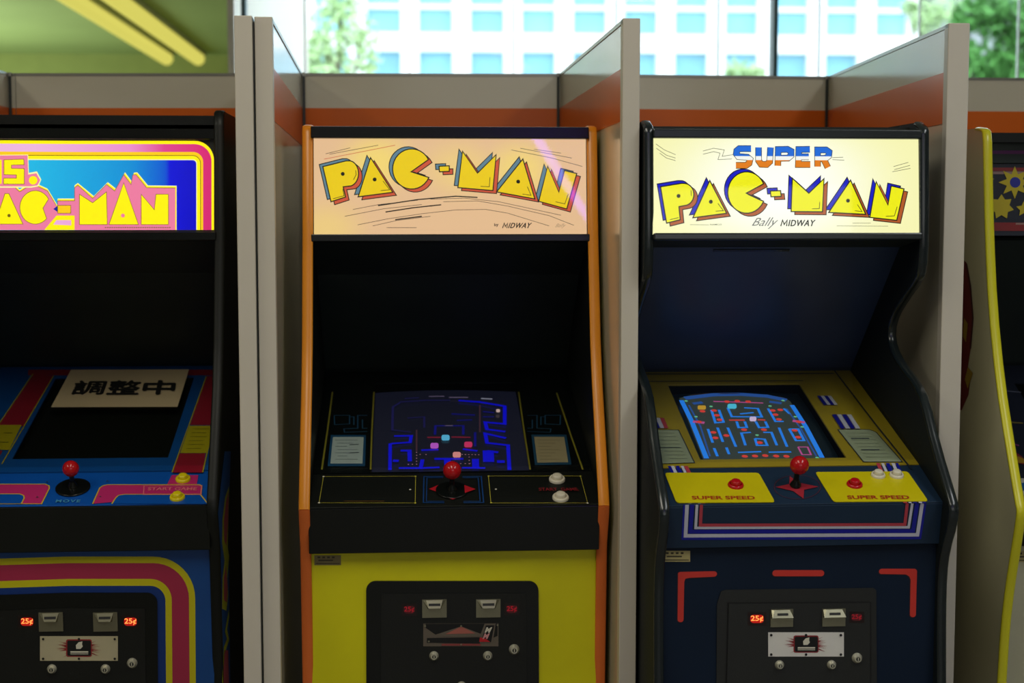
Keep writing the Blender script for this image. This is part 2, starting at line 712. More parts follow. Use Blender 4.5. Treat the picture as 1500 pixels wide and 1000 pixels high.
p0 = fx(541, YB)
pit = 74.6 / FPX * YB
office('office_building', fx(392, YB), fx(1352, YB), YB, pit, 48.0 / FPX * YB,
       'white office building with rows of pale blue windows behind the glass', M_fac, M_bpane, p0 - 2 * pit)
M_grey = mat('grey_facade', (150, 158, 160), 0.7)
M_greyp = mat('grey_pane', (95, 108, 112), 0.3)
office('striped_building', fx(1372, 46), fx(1800, 46), 46.0, 22.0 / FPX * 46, 9.0 / FPX * 46,
       'grey building with narrow vertical windows behind the dark green tree', M_grey, M_greyp, fx(1378, 46))
M_grey2 = mat('pale_grey_facade', (215, 218, 222), 0.7)
office('pale_building', fx(60, 50), fx(385, 50), 50.0, 60.0 / FPX * 50, 30.0 / FPX * 50,
       'pale grey building with wide windows at the window edge', M_grey2, M_blind, fx(80, 50))

M_bark = mat('bark', (110, 100, 84), 0.8, var=0.2)


def tree(name, x, y, blobs, leaf, label, nleaf, trunk_h, size=0.16):
    r = empty(name, (x, y, -1.0))
    tag(r, label, 'tree', 'street trees behind the glass')
    mb = MB()
    mb.cyl((0, 0, 0), (0.05, 0, trunk_h), 0.14, 0.08, M_bark, 10)
    for bx, bz, br in blobs:
        mb.cyl((0.03, 0, trunk_h * 0.55), (bx - x, 0.1, bz + 1.0), 0.05, 0.015, M_bark, 6)
    mb.build('trunk', r)
    mb = MB()
    tot = sum(b[2] ** 2 for b in blobs)
    for bx, bz, br in blobs:
        for k in range(int(nleaf * br * br / tot)):
            d = V((random.gauss(0, 1), random.gauss(0, 1), random.gauss(0, 1))).normalized() * br * random.random() ** 0.5
            c = V((bx - x, 0, bz + 1.0)) + d
            a = V((random.gauss(0, 1), random.gauss(0, 1), random.gauss(0, 1))).normalized()
            b = a.orthogonal().normalized()
            s = size * random.uniform(0.6, 1.2)
            mb.face([c - a * s, c + b * s * 0.45, c + a * s, c - b * s * 0.45], leaf)
    o = mb.build('foliage', r)
    o['kind'] = 'stuff'


def T(px, row, y):
    return (fx(px, y), zrow(row, y))


M_leafp = mat('pale_leaf', (176, 205, 150), 0.6, var=0.15)
M_leafd = mat('green_leaf', (88, 148, 72), 0.6, var=0.2)
tl = [(*T(500, 30, 20), 0.36), (*T(480, 70, 20), 0.32), (*T(530, 62, 20), 0.32), (*T(455, 95, 20), 0.28), (*T(505, 5, 20), 0.28), (*T(545, 100, 20), 0.18), (*T(487, 110, 20), 0.4)]
tree('street_tree', fx(486, 20), 20, tl, M_leafp, 'slim pale green tree between the cream dividers, in front of white building', 620, 4.6, 0.085)
tr = [(*T(1480, 20, 22), 0.50), (*T(1440, 10, 22), 0.35), (*T(1420, 28, 22), 0.22), (*T(1450, 95, 22), 0.35), (*T(1500, 85, 22), 0.4), (*T(1420, 75, 22), 0.22), (*T(1540, 50, 22), 0.7), (*T(1480, 120, 22), 0.5)]
tree('street_tree', fx(1530, 22), 22, tr, M_leafd, 'leafy dark green tree in front of grey striped building', 2300, 4.9, 0.11)
tm = [(*T(1385, 18, 30), 0.4), (*T(1355, 30, 30), 0.3), (*T(1340, 8, 30), 0.25), (*T(1240, 100, 30), 0.3)]
tree('street_tree', fx(1375, 30), 30, tm[:3], M_leafp, 'thin pale tree beside white building, left of dark green tree', 380, 4.6, 0.1)
tb = [(*T(1075, 106, 28), 0.22), (*T(1095, 112, 28), 0.25), (*T(1110, 108, 28), 0.2)]
tree('street_tree', fx(1090, 28), 28, tb, M_leafp, 'small low bush top just above the divider, beside dark mullion', 260, 3.2, 0.1)

# ------------------------------------------------------------------ cream dividers
TOPZ, B_LO, B_HI = 2.0, 1.79, 1.90


def divider(xa, ya, xb, yb, th, label, side, post=True):
    """cream laminate panel from (xa, ya) to (xb, yb), thickness towards `side`"""
    d = V((xb - xa, yb - ya, 0)); L = d.length
    rz = math.atan2(d.y, d.x)
    r = empty('divider_panel', (xa, ya, 0), rz)
    tag(r, label, 'partition', 'cream dividers with orange stripe')
    s0, s1 = (0, th) if side > 0 else (-th, 0)
    mb = MB(); mb.box((0.03 if post else 0, s0 + 0.002, 0.02), (L, s1 - 0.002, TOPZ - 0.008), M_cream); mb.build('board', r)
    mb = MB()
    for a, b in ((s0 + 0.0005, s0 + 0.0021), (s1 - 0.0021, s1 - 0.0005)):
        mb.box((0.03 if post else 0, a, B_LO), (L, b, B_HI), M_band)
    mb.build('orange_stripe', r)
    mb = MB(); mb.box((0.0, s0, TOPZ - 0.008), (L, s1, TOPZ), M_rail); mb.build('top_rail', r)
    if post:
        mb = MB(); mb.box((-0.002, s0, 0), (0.03, s1, TOPZ + 0.002), M_cream_edge); mb.build('end_post', r, bev=0.002)
    mb = MB(); mb.box((0, s0, 0), (L, s1, 0.02), M_rail); mb.build('foot_rail', r)
    return r


divider(-1.15, 3.22, -1.15, 4.553, 0.038, 'cream side divider at the far left, only its top corner showing', 1)
divider(-0.3170, 3.215, -0.341, 4.498, 0.037, 'left one of the paired cream divider posts, beside the colour-striped machine', 1)
divider(-0.277, 3.232, -0.302, 4.496, 0.037, 'right one of the paired cream divider posts, beside the yellow-fronted machine', 1)
divider(0.450, 3.204, 0.443, 4.464, 0.037, 'cream side divider between yellow-fronted machine and navy machine', -1)
divider(1.157, 3.24, 1.248, 4.500, 0.046, 'cream side divider slanting inward right of the navy machine', -1)
for xa, ya, xb, yb, lab in ((-1.9, 4.60, -1.133, 4.557, 'cream back divider left of the striped machine, cut by the picture edge'),
                            (-1.131, 4.557, -0.340, 4.505, 'cream back divider behind the colour-striped machine'),
                            (-0.338, 4.505, 0.461, 4.470, 'cream back divider behind the yellow-fronted machine'),
                            (0.471, 4.470, 1.264, 4.509, 'cream back divider behind the navy machine'),
                            (1.276, 4.509, 2.05, 4.512, 'cream back divider behind the machine with yellow edge trim')):
    divider(xa, ya, xb, yb, 0.035, lab, 1, post=False)
for px_, py_, lab in ((-1.1455, 4.549, 'thin dark corner post at the far left, above the striped machine'),
                      (-0.2975, 4.494, 'thin dark corner post right of the paired cream posts'),
                      (0.4385, 4.461, 'thin dark corner post above right end of the orange-trimmed machine'),
                      (1.2430, 4.499, 'thin dark corner post behind the navy machine')):
    r = empty('corner_post', (px_, py_, 0))
    tag(r, lab, 'post')
    mb = MB(); mb.box((-0.0035, -0.003, 0), (0.0035, 0.003, TOPZ - 0.01), M_joint); mb.build('upright', r)
    mb = MB(); mb.box((-0.004, -0.003, TOPZ - 0.01), (0.004, 0.003, TOPZ + 0.001), M_rail); mb.build('cap', r)
mb = MB(); mb.box((-0.0006, 0, 0), (0.0006, 0.018, TOPZ - 0.01), M_joint)
o = mb.build('joint_strip'); o.location = (-0.3157, 3.224, 0)
tag(o, 'thin dark joint strip between the two paired cream posts', 'strip')


# ------------------------------------------------------------------ machine parts
def trim(cab, prof, xc, w, bulge, m, name='edge_trim', label=None):
    mb = MB()
    n = len(prof)
    vs = []
    cx = [(-0.5, 0.0), (-0.36, 0.75), (0, 1.0), (0.36, 0.75), (0.5, 0.0)]
    for i, (y, z) in enumerate(prof):
        a = V(prof[max(i - 1, 0)]); b = V(prof[min(i + 1, n - 1)])
        t = (b - a).normalized()
        nn = V((t.y, -t.x))          # points to the viewer for a profile run from top to bottom
        if nn.x > 0:
            nn = -nn if abs(nn.x) > 0.3 else nn
        for k, h in cx:
            vs.append((xc + k * w, y + nn.x * bulge * h, z + nn.y * bulge * h))
        vs.append((xc + 0.5 * w, y - nn.x * 0.004, z - nn.y * 0.004))
        vs.append((xc - 0.5 * w, y - nn.x * 0.004, z - nn.y * 0.004))
    c = 7
    fs = [(i * c + k, i * c + (k + 1) % c, (i + 1) * c + (k + 1) % c, (i + 1) * c + k) for i in range(n - 1) for k in range(c)]
    mb.raw(vs, fs, m, True)
    mb.face(vs[:c], m); mb.face(vs[-c:], m)
    o = mb.build(name, cab.root)
    if label:
        o['label'] = label
    return o


def smooth_prof(p, it=1):
    for _ in range(it):
        q = [p[0]]
        for a, b in zip(p[:-1], p[1:]):
            q.append((a[0] * .75 + b[0] * .25, a[1] * .75 + b[1] * .25))
            q.append((a[0] * .25 + b[0] * .75, a[1] * .25 + b[1] * .75))
        q.append(p[-1]); p = q
    return p


def shell(cab, W, th, prof, yb, ztop, m_out, m_in, m_edge, m_trim, tw, bulge=0.003, m_low=None):
    """two side panels with edge trim, a back board and a top board"""
    full = prof + [(yb, 0.0), (yb, ztop)]
    for s in (-1, 1):
        mb = MB()
        xo = s * (W / 2 - (tw - th) / 2)
        xi = xo - s * th
        lo, hi = min(xo, xi), max(xo, xi)
        mb.prism_yz(full, lo, hi, m_edge, m_out if s < 0 else m_in, m_in if s < 0 else m_out)
        mb.build('side_panel', cab.root)
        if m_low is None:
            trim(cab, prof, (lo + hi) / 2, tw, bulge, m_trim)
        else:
            k = max(range(len(prof)), key=lambda i: -prof[i][0])  # split at the foremost point: brighter tone above, dimmer tone below
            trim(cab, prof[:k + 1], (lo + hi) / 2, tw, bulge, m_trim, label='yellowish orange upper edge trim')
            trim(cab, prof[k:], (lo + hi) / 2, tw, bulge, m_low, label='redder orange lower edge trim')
    wi = W / 2 - th
    cab.wi = wi
    mb = MB(); mb.box((-wi, yb - 0.02, 0.03), (wi, yb, ztop - 0.02), M_black); mb.build('back_board', cab.root)
    mb = MB(); mb.box((-wi, prof[0][0] + 0.03, ztop - 0.03), (wi, yb, ztop - 0.008), M_black); mb.build('top_board', cab.root)
    return wi


def joystick(cab, P, base_px, r_disc, ball_r, ball_h, m_disc, lean=(0, 0)):
    u, v = P.uv(*base_px)
    b = P.at(u, v, 0.0015)
    e = empty('joystick', b, 0, cab.root)
    n = P.n
    mb = MB(); mb.lathe((0, 0, 0), n, [(0, r_disc), (0.0025, r_disc), (0.003, r_disc * 0.94)], m_disc, 28); mb.build('dust_washer', e)
    mb = MB(); mb.cyl(n * 0.002, n * ball_h, 0.006, 0.005, M_blackg, 12); mb.lathe(n * 0.003, n, [(0, 0.012), (0.004, 0.011), (0.010, 0.007), (0.014, 0.006)], M_blackg, 16); mb.build('shaft', e)
    mb = MB(); mb.sphere(n * ball_h + V((lean[0], 0, lean[1])), ball_r, M_red, 24); mb.build('ball_top', e)
    return e


def button(cab, P, px, m, r=0.0175, dome=False, name='push_button'):
    u, v = P.uv(*px)
    b = P.at(u, v, 0.001)
    mb = MB(); mb.lathe(b, P.n, [(0, r), (0.004, r), (0.007, r * 0.90), (0.0072, r * 0.72), (0.0045, r * 0.68)], m, 24)
    o = mb.build(name, cab.root)
    mb = MB()
    q = b + P.n * 0.004
    mb.lathe(q, P.n, [(0, r * 0.62), (0.008, r * 0.62), (0.010, r * 0.52), (0.0105, r * 0.3)], m, 20)
    mb.build('plunger', o)
    return o


M_slit = mat('slit_black', (6, 6, 6), 0.6)
M_pricebox = mat('price_box', (30, 12, 12), 0.3)
M_price_on = emis('price_lit', (255, 130, 60), 2.2)
M_price_on2 = emis('price_lit_glow', (225, 25, 14), 0.55)
M_price_off = emis('price_dim', (190, 20, 40), 0.45)
M_price_off2 = emis('price_dim_glow', (70, 8, 14), 0.6)
M_redprint = mat('red_print', (150, 40, 45), 0.4)
M_plate = mat('steel_plate', (205, 195, 160), 0.4, metal=0.3, var=0.05, scale=15)
M_plate_w = mat('bright_plate', (235, 232, 225), 0.35, metal=0.2, var=0.05, scale=15)
M_offwhite = mat('off_white_print', (220, 215, 195), 0.5)


def coin_slot(par, P, x0, y0, x1, y1, style):
    a = P.uv(x0, y1, 0.006); b = P.uv(x1, y0, 0.006)
    u0, v0, u1, v1 = a[0], a[1], b[0], b[1]
    w, h = u1 - u0, v1 - v0
    mb = MB()
    P.slab(mb, u0, u1, v0, v1, 0.006, 0.010, M_chrome)
    # scoop: a wedge that narrows from the top edge down to the middle
    k = 0.10 if style == 'trapezoid' else 0.0
    vt, vm = v1 - 0.02 * h, v0 + 0.50 * h
    lo = [P.at(u0 + w * (0.22 if k else 0.02), vm, 0.010), P.at(u1 - w * (0.22 if k else 0.02), vm, 0.010), P.at(u1 - w * 0.03, vt, 0.010), P.at(u0 + w * 0.03, vt, 0.010)]
    hi = [P.at(u0 + w * (0.26 if k else 0.03), vm + 0.08 * h, 0.020), P.at(u1 - w * (0.26 if k else 0.03), vm + 0.08 * h, 0.020), P.at(u1 - w * 0.16, vt, 0.012), P.at(u0 + w * 0.16, vt, 0.012)]
    mb.hexa(lo, hi, M_chrome)
    c = (u0 + u1) / 2
    dv = vt - (vm + 0.08 * h)
    for q, m, hh in ((0.0, M_slit, 0.0006),):
        vv0, vv1 = vm + 0.08 * h + dv * 0.32, vm + 0.08 * h + dv * 0.62
        f = lambda vv: 0.020 - 0.008 * (vv - (vm + 0.08 * h)) / dv + 0.0008
        mb.face([P.at(c - w * 0.24, vv0, f(vv0)), P.at(c + w * 0.24, vv0, f(vv0)), P.at(c + w * 0.24, vv1, f(vv1)), P.at(c - w * 0.24, vv1, f(vv1))], m)
    return mb.build('coin_slot', par)


def lock(par, P, x, y, r):
    u, v = P.uv(x, y, 0.008)
    b = P.at(u, v, 0.006)
    mb = MB()
    mb.lathe(b, P.n, [(0, r), (0.003, r), (0.006, r * 0.8), (0.010, r * 0.62)], M_steel, 20)
    mb.cyl(b + P.n * 0.0102, b + P.n * 0.0106, r * 0.40, r * 0.40, M_doorblk, 14)
    c = b + P.n * 0.0108
    mb.face([c + P.u * -0.0012 + P.v * -r * 0.3, c + P.u * 0.0012 + P.v * -r * 0.3, c + P.u * 0.0012 + P.v * r * 0.3, c + P.u * -0.0012 + P.v * r * 0.3], M_steel)
    mb.build('lock', par)


def price(par, P, x0, y0, x1, y1, lit):
    pr = Print(P, h=0.0068)
    cx, cy = (x0 + x1) / 2, (y0 + y1) / 2
    w, h = (x1 - x0), (y1 - y0)
    pr.fill([(cx - w * .75, cy - h * 1.0), (cx + w * .75, cy - h * 1.0), (cx + w * .75, cy + h * 1.0), (cx - w * .75, cy + h * 1.0)], M_pricebox)
    pr.fill(rrect(cx - w * .54, cy - h * .62, cx + w * .54, cy + h * .62, h * 0.5), M_price_on2 if lit else M_price_off2)
    pr.text('25¢', (x0, y0), (x1, y0), (x1, y1), (x0, y1), M_price_on if lit else M_price_off, bold=0.012)
    o = pr.build('price_window', par)
    o['label'] = 'glowing orange price reading 25 cents' if lit else 'dim red price reading 25 cents'


def label_plate(cab, P, pts, m):
    pr = Print(P, h=0.0012)
    pr.fill(pts, m)
    tl, tr, br, bl = [V(p) for p in pts]
    def q(a, b):
        return (tl * (1 - a) + tr * a) * (1 - b) + (bl * (1 - a) + br * a) * b
    mk = mat('label_ink', (70, 62, 40), 0.6)
    for a in (0.12, 0.3, 0.48, 0.66):
        pr.fill([q(a, .12), q(a + .1, .12), q(a + .1, .3), q(a, .3)], mk, up=False)
    pr.up()
    pr.fill([q(.15, .45), q(.7, .45), q(.7, .58), q(.15, .58)], mk)
    pr.fill([q(.05, .8), q(.95, .8), q(.95, .88), q(.05, .88)], mk)
    pr.build('label_plate', cab.root)


def door_plate_burst(par, P, ox, oy, sc, x0, y0, x1, y1, m_pl):
    pr = Print(P, ox, oy, sc, h=0.0068)
    pr.fill([(x0, y0), (x1, y0), (x1, y1), (x0, y1)], m_pl)
    cx, cy = (x0 + x1) / 2, (y0 + y1) / 2
    w, h = x1 - x0, y1 - y0
    rnd = random.Random(3)
    for i in range(46):
        t = rnd.uniform(-0.75, 0.75) + (pi if i % 2 else 0)
        r0 = w * 0.14; r1 = w * rnd.uniform(0.19, 0.30)
        c, s = cos(t), sin(t) * 0.62
        if abs(s * r1) > h * 0.42:
            continue
        nx, ny = -s, c
        k = w * 0.006
        pr.fill([(cx + c * r0 + nx * k, cy + s * r0 + ny * k), (cx + c * r1, cy + s * r1), (cx + c * r0 - nx * k, cy + s * r0 - ny * k)], M_redprint, up=False)
    pr.up()
    pr.fill(rrect(cx - w * .165, cy - h * .37, cx + w * .165, cy + h * .34, h * .08), M_redprint)
    pr.fill(rrect(cx - w * .15, cy - h * .32, cx + w * .155, cy + h * .30, h * .06), M_slit)
    e = [(cx - w * .035, cy + h * .02), (cx - w * .04, cy - h * .13), (cx - w * .005, cy - h * .25), (cx + w * .045, cy - h * .29), (cx + w * .04, cy - h * .17), (cx + w * .05, cy - h * .08), (cx + w * .02, cy + h * .02)]
    pr.fill(e, M_offwhite)
    for k, (a, b) in enumerate(((0.12, 0.17), (0.215, 0.235))):
        pr.fill([(cx - w * .11, cy + h * (a - .01)), (cx + w * .12, cy + h * (a - .01)), (cx + w * .12, cy + h * b), (cx - w * .11, cy + h * b)], M_offwhite)
    for dx in (-.46, 0.0, .46):
        for dy in (-.38, .42):
            pr.spot((cx + w * dx, cy + h * dy), 0.0028, M_slit, up=False)
    pr.build('emblem_plate', par)


def rounded_slab(cab, P, pts_px, h0, h1, m, name, parent=None):
    """plate whose outline is given in photo pixels on panel P"""
    uv = [P.uv(x, y, h1) for x, y in pts_px]
    mb = MB()
    n = len(uv)
    lo = [P.at(a, b, h0) for a, b in uv]; hi = [P.at(a, b, h1) for a, b in uv]
    mb.raw(lo + hi, [(i, (i + 1) % n, n + (i + 1) % n, n + i) for i in range(n)], m)
    mb.raw(hi, tessellate_polygon([[V((a, b, 0)) for a, b in uv]]), m)
    return mb.build(name, parent or cab.root)


def bezel_with_screen(cab, P, wi, m_top, hole_px, depth, m_scr, v_top=None):
    """monitor surround with a real opening, dark well and slightly domed tube below"""
    hu = [P.uv(*p) for p in hole_px]      # tl tr br bl
    u0 = (hu[0][0] + hu[3][0]) / 2; u1 = (hu[1][0] + hu[2][0]) / 2
    v0 = (hu[2][1] + hu[3][1]) / 2; v1 = (hu[0][1] + hu[1][1]) / 2
    L = P.len
    v0 = max(v0, 0.004)
    mb = MB()
    P.slab(mb, -wi, u0, 0, L, -0.004, 0, m_top)
    P.slab(mb, u1, wi, 0, L, -0.004, 0, m_top)
    P.slab(mb, u0, u1, 0, v0, -0.004, 0, m_top)
    P.slab(mb, u0, u1, v1, L, -0.004, 0, m_top)
    mb.build('monitor_surround', cab.root)
    mb = MB()
    e = 0.03
    P.slab(mb, u0 - e, u0 - 0.002, v0 - e, v1 + e, -depth - 0.02, -0.004, M_well)
    P.slab(mb, u1 + 0.002, u1 + e, v0 - e, v1 + e, -depth - 0.02, -0.004, M_well)
    P.slab(mb, u0, u1, v1 + 0.002, v1 + e, -depth - 0.02, -0.004, M_well)
    P.slab(mb, u0, u1, v0 - e, v0 - 0.002, -depth - 0.02, -0.004, M_well)
    mb.build('screen_well', cab.root)
    mb = MB()
    N = 10
    vs = []
    for j in range(N + 1):
        for i in range(N + 1):
            a, b = i / N * 2 - 1, j / N * 2 - 1
            vs.append(P.at(u0 + (u1 - u0) * i / N, v0 + (v1 - v0) * j / N, -depth - 0.006 * (a * a + b * b)))
    fs = [(j * (N + 1) + i, j * (N + 1) + i + 1, (j + 1) * (N + 1) + i + 1, (j + 1) * (N + 1) + i) for j in range(N) for i in range(N)]
    mb.raw(vs, fs, m_scr, True)
    mb.build('screen', cab.root)
    return (u0, u1, v0, v1)


def cover_glass(cab, P, wi):
    mb = MB()
    P.slab(mb, -wi + 0.001, wi - 0.001, 0.002, P.len - 0.002, 0.010, 0.0125, GL)
    mb.build('cover_glass', cab.root)


# logo letters: outline strokes + two drop shadows + face
def logo(pr, letters, off1, off2, m1, m2, mf, mk, wk=0.0022, notches=(), dots=(), dr=9):
    for off, m in ((off1, m1), (off2, m2)):
        for L in letters:
            pr.fill([(x + off[0], y + off[1]) for x, y in L], m, up=False)
        pr.up()
        for L in letters:
            pr.stroke([(x + off[0], y + off[1]) for x, y in L], wk, mk, closed=True, up=False)
        pr.up()
    for L in letters:
        pr.fill(L, mf, up=False)
    pr.up()
    for L in letters:
        pr.stroke(L, wk * 1.25, mk, closed=True, up=False)
    pr.up()
    for d in dots:
        pr.disc(d, dr, mk, up=False)
    for nn in notches:
        pr.stroke(nn, wk * 0.7, mk, up=False)
    pr.up()


def c_shape(cx, cy, rx, ry, a0, a1, vx, vy, n=26):
    return arc(cx, cy, rx, ry, a0, a1, n) + [(vx, vy)]


E_blk = emis('backlit_black', (14, 13, 12), 1.0)
E_blk2 = emis('backlit_dark_line', (60, 50, 44), 1.0)

# ================================================================== MACHINE 2 (yellow front, middle)
c2 = Cab(0.10, 3.30)
c2.root = empty('arcade_cabinet', c2.o)
tag(c2.root, 'arcade machine with yellow front, orange edge trim and cream lit sign', 'arcade machine')
PX = 662
Z = lambda row, y: c2.z(PX, row, y)
W2 = 0.68
prof2 = [(0.275, 1.797), (0.258, 1.795), (0.250, 1.782), (0.217, 1.546), (0.164, 1.306), (0.129, 1.216), (0.004, 0.975), (-0.003, 0.955), (0.003, 0.93), (0.033, 0.86), (0.056, 0.545), (0.062, 0.0)]
wi = shell(c2, W2, 0.02, prof2, 0.86, 1.797, M_yellow, M_black, M_black, M_ltn, 0.024, 0.003, mat('orange_trim_shaded', (226, 112, 46), 0.35, var=0.05))  # lower trim redder: own hue plus weaker light from above, put into colour
# monitor, deck and sign planes
bz2 = Panel(c2, (0.14, Z(691, 0.14)), (0.72, Z(543, 0.72)))
cp2 = Panel(c2, (0.004, Z(741, 0.004)), (0.138, Z(692, 0.138)))
ap2 = Panel(c2, (0.016, Z(808, 0.016)), (0.004, Z(743, 0.004)))
fr2 = Panel(c2, (0.070, 0.0), (0.045, Z(808, 0.045)))
mq2 = Panel(c2, (0.224, Z(344, 0.224)), (0.250, Z(203, 0.250)))
# front board
mb = MB(); fr2.slab(mb, -wi, wi, 0, fr2.len, -0.018, 0, M_yellow); mb.build('front_board', c2.root)
# deck and apron, one bent steel box
mb = MB()
cp2.slab(mb, -wi, wi, 0, cp2.len, -0.003, 0, M_black)
ap2.slab(mb, -wi, wi, 0, ap2.len, -0.02, 0, M_blackg)
mb.build('control_panel', c2.root, bev=0.002)
# inside: speaker board and back shroud
mb = MB()
sp = Panel(c2, (0.42, Z(402, 0.42)), (0.235, Z(352, 0.235)))
sp.slab(mb, -wi, wi, 0, sp.len, -0.01, 0, M_shr)
mb.build('speaker_board', c2.root)
mb = MB()
sh = Panel(c2, (0.72, Z(543, 0.72)), (0.42, Z(402, 0.42)))
sh.slab(mb, -wi, wi, -0.01, sh.len, -0.01, 0, M_shr)
mb.build('shroud', c2.root)
M_scr2 = emis('screen_blue_black', (24, 26, 44), 0.55)
M_scr2.node_tree.nodes['Principled BSDF'].inputs['Roughness'].default_value = 0.15
hole = [(551, 560), (757, 560), (777, 690), (542, 690)]
hb = bezel_with_screen(c2, bz2, wi, M_blackg, hole, 0.016, M_scr2)
# print on the monitor surround
B_yl = mat('dull_yellow_line', (150, 140, 40), 0.5)
B_bl = mat('dull_blue_line', (30, 78, 110), 0.5)
C_bl = mat('card_blue_edge', (24, 80, 120), 0.5)
C_cool = mat('card_cool', (190, 205, 200), 0.6)
C_warm = mat('card_warm', (185, 170, 130), 0.6)
C_ink = mat('card_ink', (70, 80, 84), 0.6)
pr = Print(bz2, 430, 500, 3.191)
for L in ([(376, 235), (366, 420), (360, 598)], [(182, 235), (158, 420), (132, 598)], [(1052, 235), (1078, 420), (1106, 598)], [(1230, 240), (1290, 420), (1352, 598)]):
    pr.stroke(L, 0.004, B_yl, up=False)
pr.up()
for k in (1, -1):
    X = (lambda x: x) if k > 0 else (lambda x: 1438 - x + (x - 265) * 0.0)
    for L in ([(190, 345), (262, 345), (262, 385), (192, 388), (190, 345)], [(345, 345), (300, 345), (300, 405), (235, 408), (238, 424), (345, 420)], [(262, 352), (282, 352), (282, 390)], [(322, 365), (322, 405), (345, 405)]):
        pr.stroke([(X(x), y) for x, y in L], 0.003, B_bl, up=False)
pr.up()
for card, mm, ed in (([(180, 442), (332, 442), (328, 577), (166, 577)], C_cool, C_bl), ([(1118, 440), (1270, 440), (1292, 570), (1134, 572)], C_warm, B_bl)):
    cx = sum(p[0] for p in card) / 4; cy = sum(p[1] for p in card) / 4
    pr.fill([(cx + (x - cx) * 1.08, cy + (y - cy) * 1.08) for x, y in card], ed, up=False)
pr.up()
for card, mm, ed in (([(184, 446), (328, 446), (322, 570), (172, 570)], C_cool, C_bl), ([(1124, 445), (1265, 445), (1284, 564), (1140, 566)], C_warm, B_bl)):
    pr.fill(card, mm, up=False)
pr.up()
for i in range(7):
    y = 460 + i * 15
    pr.stroke([(195 + (i % 2) * 10, y), (300 - (i % 3) * 25, y)], 0.0018, C_ink, up=False)
    pr.stroke([(1142 + i * 1.5, y), (1245 - (i % 3) * 20, y)], 0.0016, mat('card_ink_w', (120, 105, 75), 0.6), up=False)
pr.up()
pr.stroke([(262, 482), (305, 480)], 0.004, C_ink); pr.stroke([(262, 520), (305, 518)], 0.004, C_ink)
pr.build('surround_print', c2.root)
# picture on the tube: plain blue corridors
E_b2 = emis('maze_blue_bright', (6, 8, 205), 0.9)
E_b2m = emis('maze_blue_mid', (14, 14, 120), 0.8)
E_b2d = emis('maze_blue_dim', (24, 22, 76), 0.8)
pr = Print(bz2, 540, 560, 5.769, h=-0.0150)
S = lambda pts, w, m: pr.stroke(pts, w, m, up=False)
S([(180, 738), (182, 520), (205, 515), (350, 505), (360, 450), (215, 452)], 0.008, E_b2)
S([(270, 575), (345, 575), (348, 665)], 0.010, E_b2)
S([(205, 660), (255, 662)], 0.012, E_b2)
S([(445, 572), (590, 566)], 0.008, E_b2)
S([(555, 645), (800, 645)], 0.010, E_b2)
S([(255, 722), (440, 722), (455, 650)], 0.009, E_b2)
S([(455, 722), (600, 716)], 0.008, E_b2)
S([(665, 650), (672, 738)], 0.016, E_b2)
S([(790, 720), (985, 722)], 0.008, E_b2)
S([(905, 716), (902, 645)], 0.016, E_b2)
S([(795, 562), (920, 578)], 0.008, E_b2)
S([(1010, 575), (1015, 670)], 0.026, E_b2)
S([(1000, 578), (1095, 590)], 0.010, E_b2)
S([(1085, 668), (1150, 668)], 0.014, E_b2)
S([(1190, 738), (1178, 530), (1000, 510), (985, 430), (1160, 470)], 0.009, E_b2)
S([(1155, 415), (1000, 395), (985, 335), (1150, 350), (1150, 200), (940, 165), (760, 152)], 0.009, E_b2)
pr.up()
S([(690, 150), (480, 150), (260, 165)], 0.006, E_b2d)
S([(265, 170), (205, 205), (200, 400), (360, 420)], 0.006, E_b2d)
S([(560, 440), (565, 365), (800, 365), (800, 440)], 0.006, E_b2m)
S([(700, 265), (900, 275)], 0.006, E_b2m); S([(745, 320), (875, 315)], 0.005, E_b2m)
S([(965, 245), (1060, 255)], 0.006, E_b2m); S([(965, 290), (1060, 290)], 0.005, E_b2m)
S([(330, 300), (470, 290), (470, 380)], 0.005, E_b2d); S([(900, 420), (900, 540)], 0.006, E_b2m)
pr.up()
E_rl = emis('screen_red_line', (130, 26, 50), 0.8)
S([(495, 463), (610, 463)], 0.006, E_rl); S([(700, 460), (860, 463)], 0.006, E_rl)
E_tx = emis('screen_grey_text', (96, 84, 110), 0.8)
S([(305, 135), (425, 128)], 0.005, E_b2d); S([(510, 118), (640, 116)], 0.005, E_tx); S([(680, 126), (840, 126)], 0.006, E_tx); S([(950, 135), (1045, 140)], 0.006, emis('screen_pale_text', (150, 150, 170), 0.8))
S([(645, 364), (712, 364)], 0.005, E_tx)
E_pk = emis('screen_pink_dot', (170, 120, 140), 0.9)
for a, b, n in (((790, 608), (930, 610), 5), ((435, 608), (485, 608), 1), ((335, 692), (405, 690), 2), ((405, 590), (405, 690), 4), ((740, 685), (855, 685), 3), ((850, 630), (850, 685), 2), ((740, 710), (742, 712), 1)):
    pr.dots(a, b, n, 0.0018, E_pk)
S([(405, 400), (405, 580)], 0.004, emis('screen_brown', (66, 40, 52), 0.8)); S([(940, 190), (940, 420)], 0.004, emis('screen_brown', (66, 40, 52), 0.8))
for c, rgb in (((650, 466), (90, 185, 225)), ((556, 534), (190, 90, 205)), ((842, 524), (205, 50, 100)), ((745, 610), (225, 145, 140))):
    pr.fill(rrect(c[0] - 34, c[1] - 24, c[0] + 34, c[1] + 24, 16), emis('sprite_%d' % c[0], rgb, 0.9), up=False)
pr.up()
pr.fill(rrect(1078, 225, 1110, 252, 8), emis('sprite_small', (210, 180, 175), 0.9))
pr.build('screen_picture', c2.root)
cover_glass(c2, bz2, wi)
